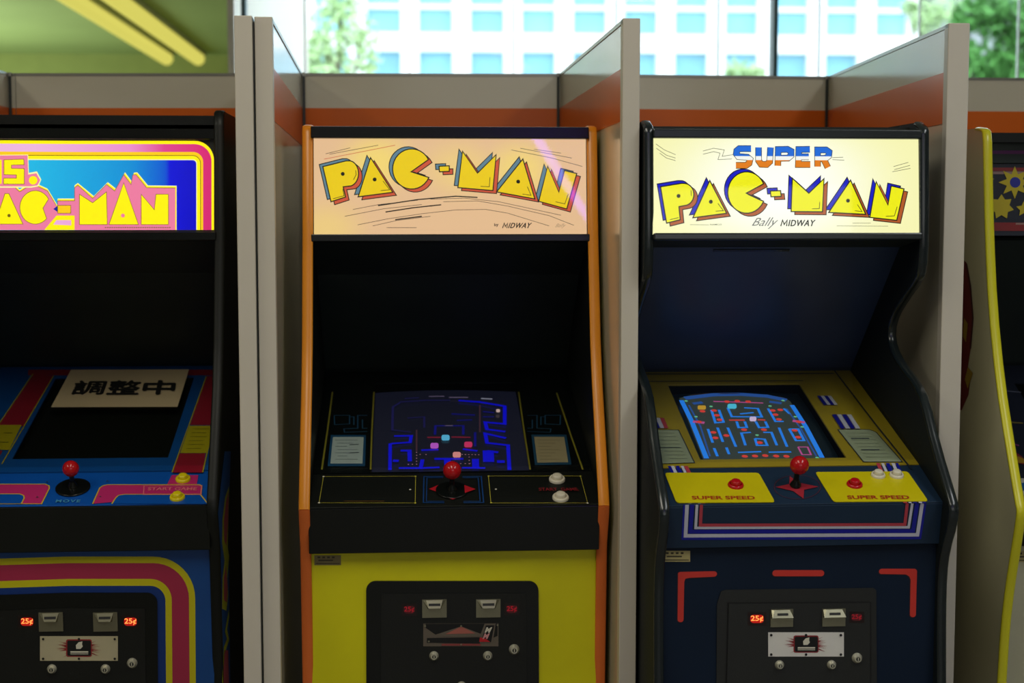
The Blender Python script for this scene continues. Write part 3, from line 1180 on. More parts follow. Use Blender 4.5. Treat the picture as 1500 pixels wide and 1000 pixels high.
# control panel print
D_yl = mat('deck_yellow_dot', (190, 180, 60), 0.5)
D_bl = mat('deck_blue', (18, 62, 118), 0.4)
D_rd = mat('deck_red', (190, 24, 40), 0.4)
pr = Print(cp2, 460, 670, 6.818)
for a, b, n in (((95, 188), (1015, 185), 46), ((1015, 185), (1010, 452), 12), ((1010, 452), (50, 450), 46), ((50, 450), (95, 188), 12)):
    pr.stroke([a, b], 0.0010, D_yl, up=False); pr.dots(a, b, n, 0.0011, D_yl)
for c in ((95, 188), (50, 450), (960, 318)):
    pr.spot(c, 0.0026, M_offwhite, up=False)
for c in ((1013, 186), (1010, 452)):
    pr.spot(c, 0.0026, D_yl, up=False)
pr.stroke([(300, 434), (700, 434)], 0.0012, mat('deck_orange', (130, 90, 30), 0.5))
pr.stroke([(1300, 450), (1092, 448), (1098, 188), (1290, 188)], 0.0028, D_bl); pr.stroke([(1300, 436), (1122, 436), (1128, 200), (1290, 200)], 0.0022, D_bl)
pr.fill([(1148, 312), (1240, 272), (1240, 346)], D_rd); pr.fill([(1305, 390), (1468, 386), (1385, 418)], D_rd)
pr.crop(670, 670, 6.818)
for a, b, n in (((310, 183), (1230, 183), 46), ((1230, 183), (1300, 452), 12), ((1300, 452), (335, 452), 46), ((335, 452), (310, 183), 12)):
    pr.stroke([a, b], 0.0010, D_yl, up=False); pr.dots(a, b, n, 0.0011, D_yl)
for c in ((1300, 453), (385, 315)):
    pr.spot(c, 0.0026, M_offwhite, up=False)
for c in ((312, 184), (338, 450), (1228, 184)):
    pr.spot(c, 0.0026, D_yl, up=False)
pr.up()
pr.stroke([(60, 450), (262, 448), (238, 188), (50, 188)], 0.0028, D_bl); pr.stroke([(60, 436), (228, 436), (208, 200), (50, 200)], 0.0022, D_bl)
pr.fill([(182, 314), (68, 272), (75, 352)], D_rd)
pr.text('START  GAME', (810, 300), (1190, 300), (1215, 330), (815, 330), mat('deck_dull_red', (130, 30, 38), 0.4), bold=0.02)
pr.build('deck_print', c2.root)
joystick(c2, cp2, (662, 719), 0.036, 0.0205, 0.052, M_blackg)
button(c2, cp2, (670 + 995 / 6.818, 670 + 228 / 6.818), M_white, 0.0185)
button(c2, cp2, (670 + 1030 / 6.818, 670 + 410 / 6.818), M_white, 0.0185)
label_plate(c2, fr2, [(460.5, 813), (499.5, 813), (499.5, 827.5), (460.5, 827.5)], mat('worn_brass', (140, 128, 84), 0.45, metal=0.3, var=0.1, scale=40))


def coin_door(cab, P, frame, door, m_fr):
    """frame and door plates given by photo pixel outlines; returns the door object"""
    rounded_slab(cab, P, frame, 0.0, 0.004, m_fr, 'door_frame')
    d = rounded_slab(cab, P, door, 0.004, 0.0065, M_doorblk, 'coin_door')
    return d


def K(ox, oy, sc, pts):
    return [(ox + x / sc, oy + y / sc) for x, y in pts]


fr_ol = K(530, 850, 5.556, arc(35 + 75, 5 + 78, 75, 78, 180, 270, 6) + arc(1438 - 75, 83, 75, 78, 270, 360, 6) + [(1445, 1500), (38, 1500)])
dr_ol = K(530, 850, 5.556, [(160, 108), (1335, 106), (1350, 1450), (150, 1450)])
d2 = coin_door(c2, fr2, fr_ol, dr_ol, M_blackg)
q = lambda x, y: (530 + x / 5.556, 850 + y / 5.556)
coin_slot(d2, fr2, *q(492, 150), *q(690, 300), 'trapezoid'); coin_slot(d2, fr2, *q(930, 148), *q(1128, 298), 'trapezoid')
price(d2, fr2, *q(345, 212), *q(428, 262), False); price(d2, fr2, *q(1180, 208), *q(1262, 258), False)
lock(d2, fr2, *q(587, 613), 0.0105); lock(d2, fr2, *q(1025, 612), 0.0105); lock(d2, fr2, *q(1240, 560), 0.0118); lock(d2, fr2, *q(812, 860), 0.011)
pr = Print(fr2, 530, 850, 5.556, h=0.0068)
P_t = mat('plate_taupe', (110, 100, 88), 0.4, metal=0.3); P_s = mat('plate_salmon', (170, 95, 82), 0.45)
pr.fill([(500, 350), (1112, 348), (1112, 535), (500, 535)], P_t)
pr.fill([(520, 352), (1105, 350), (1105, 450), (1060, 470), (960, 430), (808, 372), (600, 440), (520, 385)], M_slit)
pr.fill([(808, 374), (925, 430), (680, 436)], P_s)
pr.fill([(640, 455), (700, 436), (910, 432), (960, 458)], P_t)
pr.fill([(530, 468), (960, 462), (960, 512), (530, 506)], M_slit)
pr.fill([(650, 514), (968, 514), (968, 530), (650, 530)], mat('plate_red', (140, 60, 58), 0.4))
pr.fill([(965, 440), (1000, 350), (1090, 350), (1065, 505), (962, 505)], P_t)
pr.fill([(985, 450), (1010, 364), (1078, 364), (1052, 500), (970, 500)], M_slit)
pr.fill([(962, 462), (1000, 470), (1045, 498), (955, 498)], mat('plate_bright_red', (190, 25, 35), 0.4))
pr.text('M', (1015, 380), (1062, 380), (1040, 425), (998, 425), M_offwhite, bold=0.05)
pr.text('M', (1000, 430), (1042, 430), (1022, 475), (982, 475), mat('plate_pink', (215, 150, 150), 0.4), bold=0.05)
for c in ((515, 370), (808, 370), (1105, 362), (808, 520), (545, 495)):
    pr.spot(c, 0.0022, M_chrome, up=False)
pr.build('emblem_plate', d2)
mb = MB(); mb.cyl((0, 0, 0), (0, 0, 0.001), 0.001, 0.001, M_black, 4)

# sign
E_bg2 = emis_hot_spots('sign_cream', (238, 194, 150), (255, 224, 118), [((-0.17, 0.23, 1.715), 0.9), ((0.02, 0.23, 1.70), 0.5), ((0.16, 0.23, 1.70), 0.8), ((-0.285, 0.23, 1.56), 0.5)], 0.13, 1.0, (1, 1, 1.3))
mb = MB(); mq2.slab(mb, -0.314, 0.314, -0.002, mq2.len, -0.006, 0, E_bg2); mb.build('marquee', c2.root)
E_yel2 = emis('sign_yellow', (244, 208, 16), 1.0)
E_bl2 = emis('sign_steel_blue', (104, 140, 158), 0.9)
E_rd2 = emis('sign_red', (214, 88, 58), 0.95)
pr = Print(mq2, 430, 160, 3.191, h=0.0004, step=0.0002)
thin = [[(150, 208), (265, 180)], [(168, 210), (395, 168)], [(1060, 182), (1300, 228)], [(1125, 187), (1250, 205)], [(1018, 190), (1200, 226), (1350, 267)],
        [(278, 468), (400, 445), (580, 425)], [(240, 500), (420, 465), (600, 445)], [(300, 540), (440, 512), (600, 488), (760, 470)], [(370, 545), (480, 520), (640, 500)], [(435, 553), (575, 553)],
        [(640, 420), (800, 415), (960, 432), (1250, 495)], [(700, 432), (860, 428), (1000, 452), (1195, 497), (1310, 542)], [(760, 470), (900, 468), (1000, 485), (1195, 545)]]
for L in thin:
    pr.stroke(L, 0.0011, E_blk2, up=False)
pr.up()
for L in ([(395, 450), (580, 422), (760, 406), (860, 412)], [(430, 480), (560, 460), (690, 446)], [(475, 516), (600, 500)]):
    pr.stroke(L, 0.0026, E_blk, up=False)
pr.up()
pr.stroke([(143, 233), (475, 168)], 0.0012, E_rd2)
Pl = [(137, 268), (245, 241)] + arc(258, 300, 46, 60, -80, 75, 10) + [(232, 362), (243, 410), (175, 432)]
Al = [(360, 226), (464, 388), (302, 409)]
Cl = c_shape(552, 279, 89, 94, -28, -335, 550, 292)
Hy = [(680, 266), (728, 264), (728, 290), (682, 292)]
Ml = [(790, 196), (860, 298), (947, 212), (932, 380), (768, 366)]
A2 = [(1072, 232), (1128, 419), (949, 386)]
Nl = [(1188, 266), (1240, 387), (1266, 286), (1324, 300), (1277, 466), (1146, 430)]
logo(pr, [Pl, Al, Cl, Hy, Ml, A2, Nl], (-17, -10), (17, 14), E_bl2, E_rd2, E_yel2, E_blk, 0.0020,
     notches=([(290, 285), (293, 305), (280, 330)], [(185, 418), (236, 404), (230, 372)], [(418, 335), (450, 376), (408, 380)], [(560, 292), (628, 318)], [(918, 318), (915, 362), (874, 360)], [(1093, 362), (1110, 402), (1070, 396)], [(1284, 395), (1268, 442), (1224, 432)]),
     dots=((230, 302), (379, 328), (1050, 338)))
pr.text('by', (938, 533), (958, 531), (958, 550), (938, 550), E_blk, bold=0.02)
pr.stroke([(977, 555), (985, 532), (990, 548), (1001, 532), (997, 555)], 0.0020, E_blk)
pr.text('IDWAY', (1009, 531), (1114, 531), (1106, 555), (1003, 555), E_blk, shear=0.15, sp=1.12, heavy=0.9)
pr.text('Bally', (1225, 535), (1275, 533), (1270, 556), (1222, 556), emis('sign_faint_ink', (170, 140, 110), 1.0), shear=0.5)
pr.build('marquee_lettering', c2.root)
mb = MB(); mq2.slab(mb, -0.314, 0.314, 0.0, mq2.len, 0.006, 0.009, GLM); mb.build('marquee_glass', c2.root)
mb = MB()
mq2.slab(mb, -wi, wi, mq2.len - 0.001, mq2.len + 0.026, -0.01, 0.012, M_blackg)
mb.build('marquee_retainer', c2.root, bev=0.002)
mb = MB()
mq2.slab(mb, -wi, wi, -0.016, 0.001, -0.01, 0.011, M_blackg)
mb.build('marquee_retainer', c2.root, bev=0.002)

# ================================================================== MACHINE 1 (blue with coloured stripes)
c1 = Cab(-0.767, 3.40)
c1.root = empty('arcade_cabinet', c1.o)
tag(c1.root, 'arcade machine with blue front, pink and yellow rounded stripes, and pink lit sign', 'arcade machine')
PX = 105
Z = lambda row, y: c1.z(PX, row, y)
prof1 = [(0.262, 1.835), (0.245, 1.83), (0.238, 1.80), (0.217, 1.546), (0.164, 1.306), (0.129, 1.196), (0.004, 0.962), (-0.003, 0.94), (0.003, 0.91), (0.03, 0.85), (0.056, 0.545), (0.062, 0.0)]
wi = shell(c1, 0.68, 0.02, prof1, 0.86, 1.835, M_black, M_black, M_black, M_black, 0.024, 0.003)
bz1 = Panel(c1, (0.14, Z(690, 0.14)), (0.74, Z(537, 0.74)))
cp1 = Panel(c1, (0.004, Z(740, 0.004)), (0.138, Z(692, 0.138)))
ap1 = Panel(c1, (0.016, Z(808, 0.016)), (0.004, Z(742, 0.004)))
fr1 = Panel(c1, (0.070, 0.0), (0.045, Z(808, 0.045)))
mq1 = Panel(c1, (0.224, Z(344, 0.224)), (0.250, Z(204, 0.250)))
M_blue = mat('blue_paint', (10, 70, 140), 0.4, var=0.05)
M_blue2 = mat('bright_blue_paint', (12, 84, 176), 0.3)
M_mag = mat('magenta_paint', (170, 42, 76), 0.4, var=0.04)
M_ylp = mat('yellow_print', (205, 196, 14), 0.4, var=0.04)
mb = MB(); fr1.slab(mb, -wi, wi, 0, fr1.len, -0.018, 0, M_blue); mb.build('front_board', c1.root)
mb = MB()
cp1.slab(mb, -wi, wi, 0, cp1.len, -0.003, 0, M_blue2)
ap1.slab(mb, -wi, wi, 0, ap1.len, -0.02, 0, M_black)
mb.build('control_panel', c1.root, bev=0.002)
mb = MB(); sp = Panel(c1, (0.42, Z(400, 0.42)), (0.235, Z(350, 0.235))); sp.slab(mb, -wi, wi, 0, sp.len, -0.01, 0, M_shr); mb.build('speaker_board', c1.root)
mb = MB(); sh = Panel(c1, (0.74, Z(537, 0.74)), (0.42, Z(400, 0.42))); sh.slab(mb, -wi, wi, -0.01, sh.len, -0.01, 0, M_shr); mb.build('shroud', c1.root)
# front stripes
pr = Print(fr1, 0, 740, 3.847, h=0.0004)


def mir(pts):      # right half outline mirrored about the machine's centre line
    out = []
    for p in pts:
        u, v = pr.q(p)
        out.append((u, v))
    return out + [(-u, v) for u, v in reversed(out)]


def stripe(xr, yt, rad):
    return mir([(405, yt)] + arc(xr - rad, yt + rad, rad, rad, 270, 360, 10) + [(xr + 8, 1600)])


M_blued = mat('deep_blue_paint', (10, 50, 120), 0.4)
for xr, yt, rad, m in ((1100, 288, 235, M_ylp), (1065, 325, 200, M_mag), (968, 414, 120, M_ylp), (932, 453, 85, M_blued)):
    pr.fill_uv(stripe(xr, yt, rad), m)
pr.build('front_stripes', c1.root)
uvf = stripe(888, 490, 60)
mb = MB(); n = len(uvf)
lo = [fr1.at(a, b, 0.0) for a, b in uvf]; hi = [fr1.at(a, b, 0.005) for a, b in uvf]
mb.raw(lo + hi, [(i, (i + 1) % n, n + (i + 1) % n, n + i) for i in range(n)], M_blackg)
mb.raw(hi, tessellate_polygon([[V((a, b, 0)) for a, b in uvf]]), M_blackg)
mb.build('door_frame', c1.root)
uvd = mir(K(0, 0, 1, [(405, 575), (818, 577), (830, 1500)]))
mb = MB(); n = len(uvd)
lo = [fr1.at(a, b, 0.005) for a, b in uvd]; hi = [fr1.at(a, b, 0.0065) for a, b in uvd]
mb.raw(lo + hi, [(i, (i + 1) % n, n + (i + 1) % n, n + i) for i in range(n)], M_doorblk)
mb.raw(hi, tessellate_polygon([[V((a, b, 0)) for a, b in uvd]]), M_doorblk)
d1 = mb.build('coin_door', c1.root)
q = lambda x, y: (x / 5.769, 860 + y / 5.769)
coin_slot(d1, fr1, *q(333, 207), *q(533, 370), 'trapezoid'); coin_slot(d1, fr1, *q(793, 207), *q(993, 370), 'trapezoid')
price(d1, fr1, *q(178, 262), *q(278, 318), True); price(d1, fr1, *q(1052, 262), *q(1152, 318), True)
lock(d1, fr1, *q(438, 690), 0.0108); lock(d1, fr1, *q(890, 690), 0.0108); lock(d1, fr1, *q(1117, 640), 0.0118)
door_plate_burst(d1, fr1, 0, 860, 5.769, 338, 412, 996, 620, M_plate)
# monitor surround, off screen
hole = [(78, 552), (287, 552), (243, 671), (23, 671)]
M_scr1 = mat('screen_off', (16, 19, 14), 0.25, spec=0.3)
M_sblue = mat('surround_blue', (10, 78, 150), 0.4, var=0.05)
hb = bezel_with_screen(c1, bz1, wi, M_sblue, hole, 0.012, M_scr1)
pr = Print(bz1, 0, 500, 3.847)
M_dred = mat('surround_red', (150, 26, 46), 0.45)
M_sy = mat('surround_yellow', (178, 165, 20), 0.45)
Lb = [(196, 182), (302, 182), (0, 690), (-80, 690), (5, 470)]
pr.fill([(160, 158), (1245, 158), (1240, 190), (158, 190)], M_dred)
pr.fill([(188, 188), (300, 192), (130, 478), (-12, 478)], M_dred, up=False)
pr.fill([(1160, 196), (1242, 190), (1210, 470), (1072, 470)], M_dred, up=False)
pr.fill([(1012, 630), (1158, 630), (1142, 738), (968, 738)], mat('surround_crimson', (150, 20, 44), 0.45), up=False)
pr.fill([(-60, 615), (15, 615), (-10, 660), (-80, 660)], M_dred, up=False)
pr.up()
pr.fill([(-20, 470), (122, 470), (52, 610), (-60, 610)], M_sy, up=False)
pr.fill([(1068, 474), (1208, 474), (1162, 628), (1016, 628)], M_sy, up=False)
pr.up()
for L in ([(186, 182), (-10, 470)], [(302, 192), (10, 690)], [(1162, 198), (970, 736)], [(1242, 300), (1142, 736)]):
    pr.stroke(L, 0.003, M_sy, up=False)
pr.up()
kk = mat('card_dark_ink', (60, 58, 10), 0.5)
for i in range(6):
    y = 492 + i * 22
    pr.stroke([(1085 - i * 7, y), (1180 - i * 7 - (i % 2) * 12, y)], 0.002, kk, up=False)
for L in ([(20, 515), (70, 515)], [(0, 567), (48, 567)]):
    pr.stroke(L, 0.003, kk, up=False)
pr.build('surround_print', c1.root)
cover_glass(c1, bz1, wi)
# control panel print
pr = Print(cp1, 0, 500, 3.847)
D_mag = mat('deck_magenta', (196, 44, 112), 0.35)
D_y = mat('deck_yellow', (215, 180, 50), 0.4)


def ring(outer, inner):
    pr.fill(outer, D_mag); pr.fill(inner, M_blue2)
    pr.stroke(outer, 0.0028, D_y, up=False); pr.stroke(inner, 0.0028, D_y)


ring([(-400, 803), (255, 803), (276, 812), (278, 826), (234, 914), (-400, 914)], [(-400, 858), (112, 858), (134, 868), (136, 882), (120, 914), (-400, 914)])
pr.fill([(968, 752), (1118, 752), (1108, 808), (940, 808)], D_mag)
ring([(522, 914), (562, 824), (580, 812), (606, 806), (1120, 806), (1138, 812), (1132, 860)], [(630, 914), (652, 880), (668, 866), (700, 860), (1128, 860), (1180, 914)])
pr.stroke([(812, 812), (1138, 812), (1132, 862), (808, 862)], 0.002, mat('deck_pink', (235, 120, 130), 0.4), closed=True)
pr.text('START GAME', (835, 821), (1112, 821), (1108, 838), (832, 838), mat('deck_pink', (235, 120, 130), 0.4), bold=0.02)
pr.text('MOVE', (318, 890), (456, 890), (450, 906), (312, 906), mat('deck_cyan', (70, 150, 190), 0.4), bold=0.02, sp=1.2)
for c in ((265, 790), (605, 785), (210, 875), (565, 873)):
    pr.spot(c, 0.0022, mat('screw_dark', (60, 60, 70), 0.4), up=False)
pr.build('deck_print', c1.root)
joystick(c1, cp1, (107, 715), 0.0385, 0.0185, 0.050, M_blackg)
button(c1, cp1, (1032 / 3.847, 500 + 781 / 3.847), M_yelb, 0.0172)
button(c1, cp1, (1000 / 3.847, 500 + 884 / 3.847), M_yelb, 0.0172)
# flank art
fl = SidePanel(c1, 0.338, 1)
pr = Print(fl, 310, 680, 3.125, h=0.0005)
pr.fill([(88, -60), (84, 60), (80, 150), (72, 300), (80, 500), (82, 700), (86, 1000), (50, 1000), (46, 600), (42, 400), (30, 220), (44, 80), (60, -60)], mat('flank_blue', (24, 96, 190), 0.4))
M_fy = mat('flank_yellow', (215, 225, 40), 0.4); M_fp = mat('flank_pink', (215, 95, 120), 0.4)
pr.fill([(80, 100), (62, 150), (50, 250), (48, 360), (60, 440), (50, 520), (48, 660), (68, 670), (76, 600), (72, 520), (80, 420), (74, 380)], M_fy)
pr.fill([(78, 120), (66, 170), (56, 260), (58, 350), (68, 372), (76, 260)], M_fp, up=False)
pr.fill([(66, 460), (56, 520), (56, 620), (70, 632), (74, 560)], M_fp, up=False)
pr.fill([(58, 850), (52, 1000), (80, 1000), (76, 850)], M_fp, up=False)
pr.stroke([(80, 680), (66, 760), (76, 800), (58, 850), (50, 1000)], 0.02, M_fy)
pr.build('flank_print', c1.root)
# sign
E_y1 = emis('sign1_yellow', (255, 238, 6), 1.15)
E_y1h = emis('sign1_pale', (255, 250, 170), 1.1)
E_k1 = emis('sign1_line', (120, 96, 10), 1.0)
E_p1 = emis('sign1_pink', (250, 130, 170), 1.0)
E_or = emis('sign1_orange', (255, 205, 20), 1.1)
E_pb = band_ramp('sign1_pink_fade', 0, [(-0.10, (250, 190, 235)), (0.12, (248, 150, 215)), (0.20, (235, 70, 150)), (0.30, (228, 40, 120))], interp='LINEAR')
E_bb = band_ramp('sign1_blue_fade', 0, [(-0.10, (30, 190, 240)), (0.12, (10, 150, 225)), (0.20, (0, 90, 220)), (0.212, (0, 10, 225)), (0.26, (0, 0, 210))], interp='LINEAR')
pr = Print(mq1, 0, 150, 4.1667, h=0.0004, step=0.0002)


def srect(xr, yt, rad):
    out = [pr.q(p) for p in [(405, yt)] + arc(xr - rad, yt + rad, rad, rad, 270, 360, 10) + [(xr, 778)]]
    return out + [(-u, v) for u, v in reversed(out)]


mb = MB(); mq1.slab(mb, -0.318, 0.318, -0.002, mq1.len, -0.006, 0, M_black); mb.build('marquee', c1.root)
for xr, yt, rad, m in ((1306, 234, 118, E_y1), (1291, 254, 104, E_pb), (1240, 302, 62, E_or), (1226, 322, 50, E_k1), (1222, 326, 46, E_y1), (1203, 346, 26, E_y1h), (1198, 352, 22, E_bb)):
    pr.fill_uv(srect(xr, yt, rad), m)
halo = [(-300, 520), (20, 480), (45, 468), (70, 500), (120, 545), (160, 520), (230, 512), (290, 540), (350, 640), (352, 600), (455, 600), (455, 520), (475, 505), (565, 585), (650, 500), (700, 540), (755, 440), (800, 500), (810, 442), (830, 440), (895, 520), (1070, 522), (1070, 778), (-300, 778)]
hx = lambda k: [(x, y - k) for x, y in halo]
pr.fill([(x + (8 if x > 500 else 0), y - 14 if y < 700 else y) for x, y in halo], E_y1h)
pr.fill([(x + (6 if x > 500 else 0), y - 9 if y < 700 else y) for x, y in halo], E_y1)
pr.fill(halo, E_p1)
pr.stroke(halo[:-2], 0.0012, E_k1)
pr.fill([(325, 650), (352, 630), (352, 668)], emis('sign1_navy', (20, 40, 160), 1.0))
pr.fill([(352, 628), (432, 628), (432, 676), (352, 676)], E_or); pr.stroke([(352, 628), (432, 628), (432, 676), (352, 676)], 0.0012, E_k1, closed=True)
pr.fill([(270, 778), (345, 690), (455, 690), (455, 778)], E_y1); pr.fill([(325, 745), (345, 718), (435, 718), (435, 750)], E_pb)
fcs = [[(-32, 742), (30, 556), (54, 556), (140, 742)], [(-250, 560), (-110, 560), (-66, 600), (-80, 652), (-170, 668), (-170, 742), (-250, 742)], c_shape(215, 640, 94, 102, -30, -318, 262, 645),
       [(485, 560), (565, 612), (650, 545), (655, 745), (485, 745)], [(755, 490), (845, 745), (665, 745)], [(862, 560), (942, 655), (952, 560), (1028, 560), (1028, 745), (862, 745)]]
for L in fcs:
    pr.fill(L, E_y1, up=False)
pr.up()
for L in fcs:
    pr.stroke(L, 0.0012, E_k1, closed=True, up=False)
pr.up()
pr.disc((55, 690), 10, E_k1); pr.disc((750, 690), 12, E_p1)
# "S." of the first line
pr.fill([(-200, 322), (172, 318), (176, 430), (225, 420), (252, 470), (235, 512), (190, 520), (-200, 520)], E_y1h)
pr.fill([(-200, 326), (168, 322), (172, 440), (222, 432), (246, 474), (228, 506), (186, 512), (-200, 512)], E_p1)
pr.fill([(-180, 350), (-140, 350), (-85, 410), (-30, 350), (10, 350), (10, 496), (-180, 496)], E_y1)
pr.fill([(24, 350), (145, 346), (148, 380), (70, 382), (70, 402), (148, 404), (148, 498), (22, 498), (22, 462), (100, 462), (100, 442), (24, 440)], E_y1)
pr.stroke([(24, 350), (145, 346), (148, 380), (70, 382), (70, 402), (148, 404), (148, 498), (22, 498), (22, 462), (100, 462), (100, 442), (24, 440)], 0.0012, E_k1, closed=True)
pr.disc((202, 475), 26, E_y1)
for i in range(30):
    x = 640 + i * 13.5
    pr.fill([(x, 760), (x + 9, 760), (x + 9, 766), (x, 766)], E_k1, up=False)
pr.build('marquee_lettering', c1.root)
mb = MB(); mq1.slab(mb, -0.318, 0.318, 0.0, mq1.len, 0.008, 0.011, GLM); mb.build('marquee_glass', c1.root)
mb = MB(); mq1.slab(mb, -wi, wi, mq1.len - 0.001, mq1.len + 0.024, -0.01, 0.013, M_blackg); mb.build('marquee_retainer', c1.root, bev=0.002)
mb = MB(); mq1.slab(mb, -wi, wi, -0.014, 0.006, -0.01, 0.013, M_blackg); mb.build('marquee_retainer', c1.root, bev=0.002)

# paper notice lying on the left machine's cover glass
M_paper = mat('paper', (182, 164, 126), 0.8, var=0.03, scale=4)
ppx = K(0, 500, 3.847, [(400, 160), (1065, 158), (1000, 368), (288, 370)])
hp = 0.0132
pts = [bz1.at(*bz1.uv(x, y, hp), hp) for x, y in ppx]
base = c1.M @ ((pts[2] + pts[3]) / 2)
sgn = empty('paper_notice', base)
tag(sgn, 'white paper notice with three bold black characters lying on the dark screen glass', 'sign')
off = c1.o - base
mb = MB()
mb.hexa([p + off for p in pts], [p + off + bz1.n * 0.0006 for p in pts], M_paper)
mb.build('sheet', sgn)
pr = Print(bz1, 0, 500, 3.847, h=hp + 0.0008)
for ch, a in (('調', 0), ('整', 1), ('中', 2)):
    f = lambda t, y: (V((432, 222)) * (1 - t) + V((985, 220)) * t) if y else (V((398, 298)) * (1 - t) + V((972, 296)) * t)
    t0, t1 = a * 0.35, a * 0.35 + 0.31
    pr.text(ch, f(t0, 1), f(t1, 1), f(t1, 0), f(t0, 0), mat('ink_black', (20, 20, 18), 0.6), heavy=5.0)
pr.mb.v = [tuple(V(v) + off) for v in pr.mb.v]
pr.build('lettering', sgn)

# ================================================================== MACHINE 3 (navy)
c3 = Cab(0.800, 3.00, 0.7)
c3.root = empty('arcade_cabinet', c3.o, c3.r)
tag(c3.root, 'navy arcade machine with yellow button plates, red corner marks and pale lit sign', 'arcade machine')
PX = 1172
Z = lambda row, y: c3.z(PX, row, y)
W3 = 0.61
pp = [(1352, 180), (1361, 188), (1361, 200), (1361, 345), (1358, 398), (1350, 415), (1333, 438), (1318, 462), (1312, 485), (1315, 508), (1328, 533), (1350, 560), (1362, 585), (1379, 655), (1403, 733), (1405, 745), (1403, 768), (1392, 806), (1387.5, 841), (1386, 900), (1386, 1000)]
prof3 = [c3.on_x(x, y, W3 / 2) for x, y in pp]
prof3 = smooth_prof(prof3, 1)
zt3 = prof3[0][1]
prof3 = prof3 + [(prof3[-1][0], 0.0)]
M_navyside = mat('navy_side', (20, 26, 28), 0.6, spec=0.2)
wi = shell(c3, W3, 0.018, prof3, 0.76, zt3, M_navyside, M_navyside, M_navyd, M_navyd, 0.020, 0.003)
bz3 = Panel(c3, (0.148, Z(682, 0.148)), (0.645, Z(543, 0.645)))
cp3 = Panel(c3, (0.004, Z(738, 0.004)), (0.146, Z(683, 0.146)))
ap3 = Panel(c3, (0.020, Z(800, 0.020)), (0.004, Z(740, 0.004)))
fr3 = Panel(c3, (0.035, 0.0), (0.035, Z(800, 0.035)))
mq3 = Panel(c3, (0.170, Z(342, 0.170)), (0.188, Z(203, 0.188)))
mb = MB(); fr3.slab(mb, -wi, wi, 0, fr3.len, -0.018, 0, M_navy); mb.build('front_board', c3.root)
mb = MB()
M_navyc = mat('navy_deck', (28, 48, 70), 0.45, spec=0.3, var=0.05)
cp3.slab(mb, -wi, wi, 0, cp3.len, -0.003, 0, M_navyc); ap3.slab(mb, -wi, wi, 0, ap3.len, -0.03, 0, M_navyc)
mb.build('control_panel', c3.root, bev=0.004)
mb = MB(); sp = Panel(c3, (0.30, Z(362, 0.30)), (0.18, Z(352, 0.18))); sp.slab(mb, -wi, wi, 0, sp.len, -0.01, 0, M_shr); mb.build('speaker_board', c3.root)
M_navs = mat('navy_shroud', (50, 66, 98), 0.34, spec=0.6, var=0.1)
mb = MB(); sh = Panel(c3, (0.645, Z(543, 0.645)), (0.30, Z(362, 0.30))); sh.slab(mb, -wi, wi, -0.01, sh.len, -0.01, 0, M_navs); mb.build('shroud', c3.root)
mb = MB(); sh.slab(mb, -0.13, 0.04, sh.len - 0.012, sh.len - 0.006, 0, 0.002, M_navyd); mb.build('slot_trim', c3.root)
# stripes on the apron and running up behind the deck plates
S_w = mat('stripe_white', (200, 200, 214), 0.4); S_b = mat('stripe_blue', (14, 20, 150), 0.4); S_r = mat('stripe_red', (185, 62, 76), 0.4)
pr = Print(ap3, 0, 0, 1, h=0.0005)
for L, w, m in (([(1003.0, 739), (1000.5, 788.5), (1347.5, 787.5), (1355, 737)], 0.006, S_b), ([(1006.5, 739), (1004.2, 784.5), (1344, 783), (1351, 737)], 0.0075, S_w), ([(1014, 739), (1011.2, 778.5), (1337.5, 777.5), (1343.5, 737)], 0.0085, S_b),
                ([(1021, 739), (1019, 773), (1331, 772), (1336.5, 737)], 0.0055, S_w), ([(1027.5, 739), (1026, 769), (1325.5, 768), (1329, 737)], 0.0065, S_r)):
    pr.stroke(L, w, m)
pr.build('apron_stripes', c3.root)
pr = Print(cp3, 950, 660, 7.143, h=0.0005)
for x, m, w in ((215, S_b, 0.006), (250, S_w, 0.007), (300, S_b, 0.008), (350, S_w, 0.006), (390, S_r, 0.008)):
    pr.stroke([(x, 158), (x + 38, 235)], w, m, up=False)
    pr.stroke([(x + 175, 520), (x + 182, 552)], w, m, up=False)
pr.crop(1160, 660, 6.25)
for x, m, w in ((792, S_r, 0.008), (835, S_w, 0.006), (880, S_b, 0.008), (930, S_w, 0.007), (965, S_b, 0.006)):
    pr.stroke([(x - 5, 112), (x + 30, 190)], w, m, up=False)
    pr.stroke([(x + 235, 440), (x + 248, 478)], w, m, up=False)
pr.up()
P_yel = mat('plate_yellow', (214, 200, 8), 0.35, var=0.03)
P_dk = mat('plate_shadow_edge', (24, 30, 40), 0.5)


def quad_r(tl, tr, br, bl, k=0.07):
    c = [V(tl), V(tr), V(br), V(bl)]
    out = []
    for i in range(4):
        a, b, d = c[i - 1], c[i], c[(i + 1) % 4]
        la = min(4.0, (a - b).length * .2); lb = min(4.0, (d - b).length * .2)
        p0 = b + (a - b).normalized() * la; p1 = b + (d - b).normalized() * lb
        out += [p0, p0 * .25 + b * .5 + p1 * .25, p1]
    return [tuple(p) for p in out]


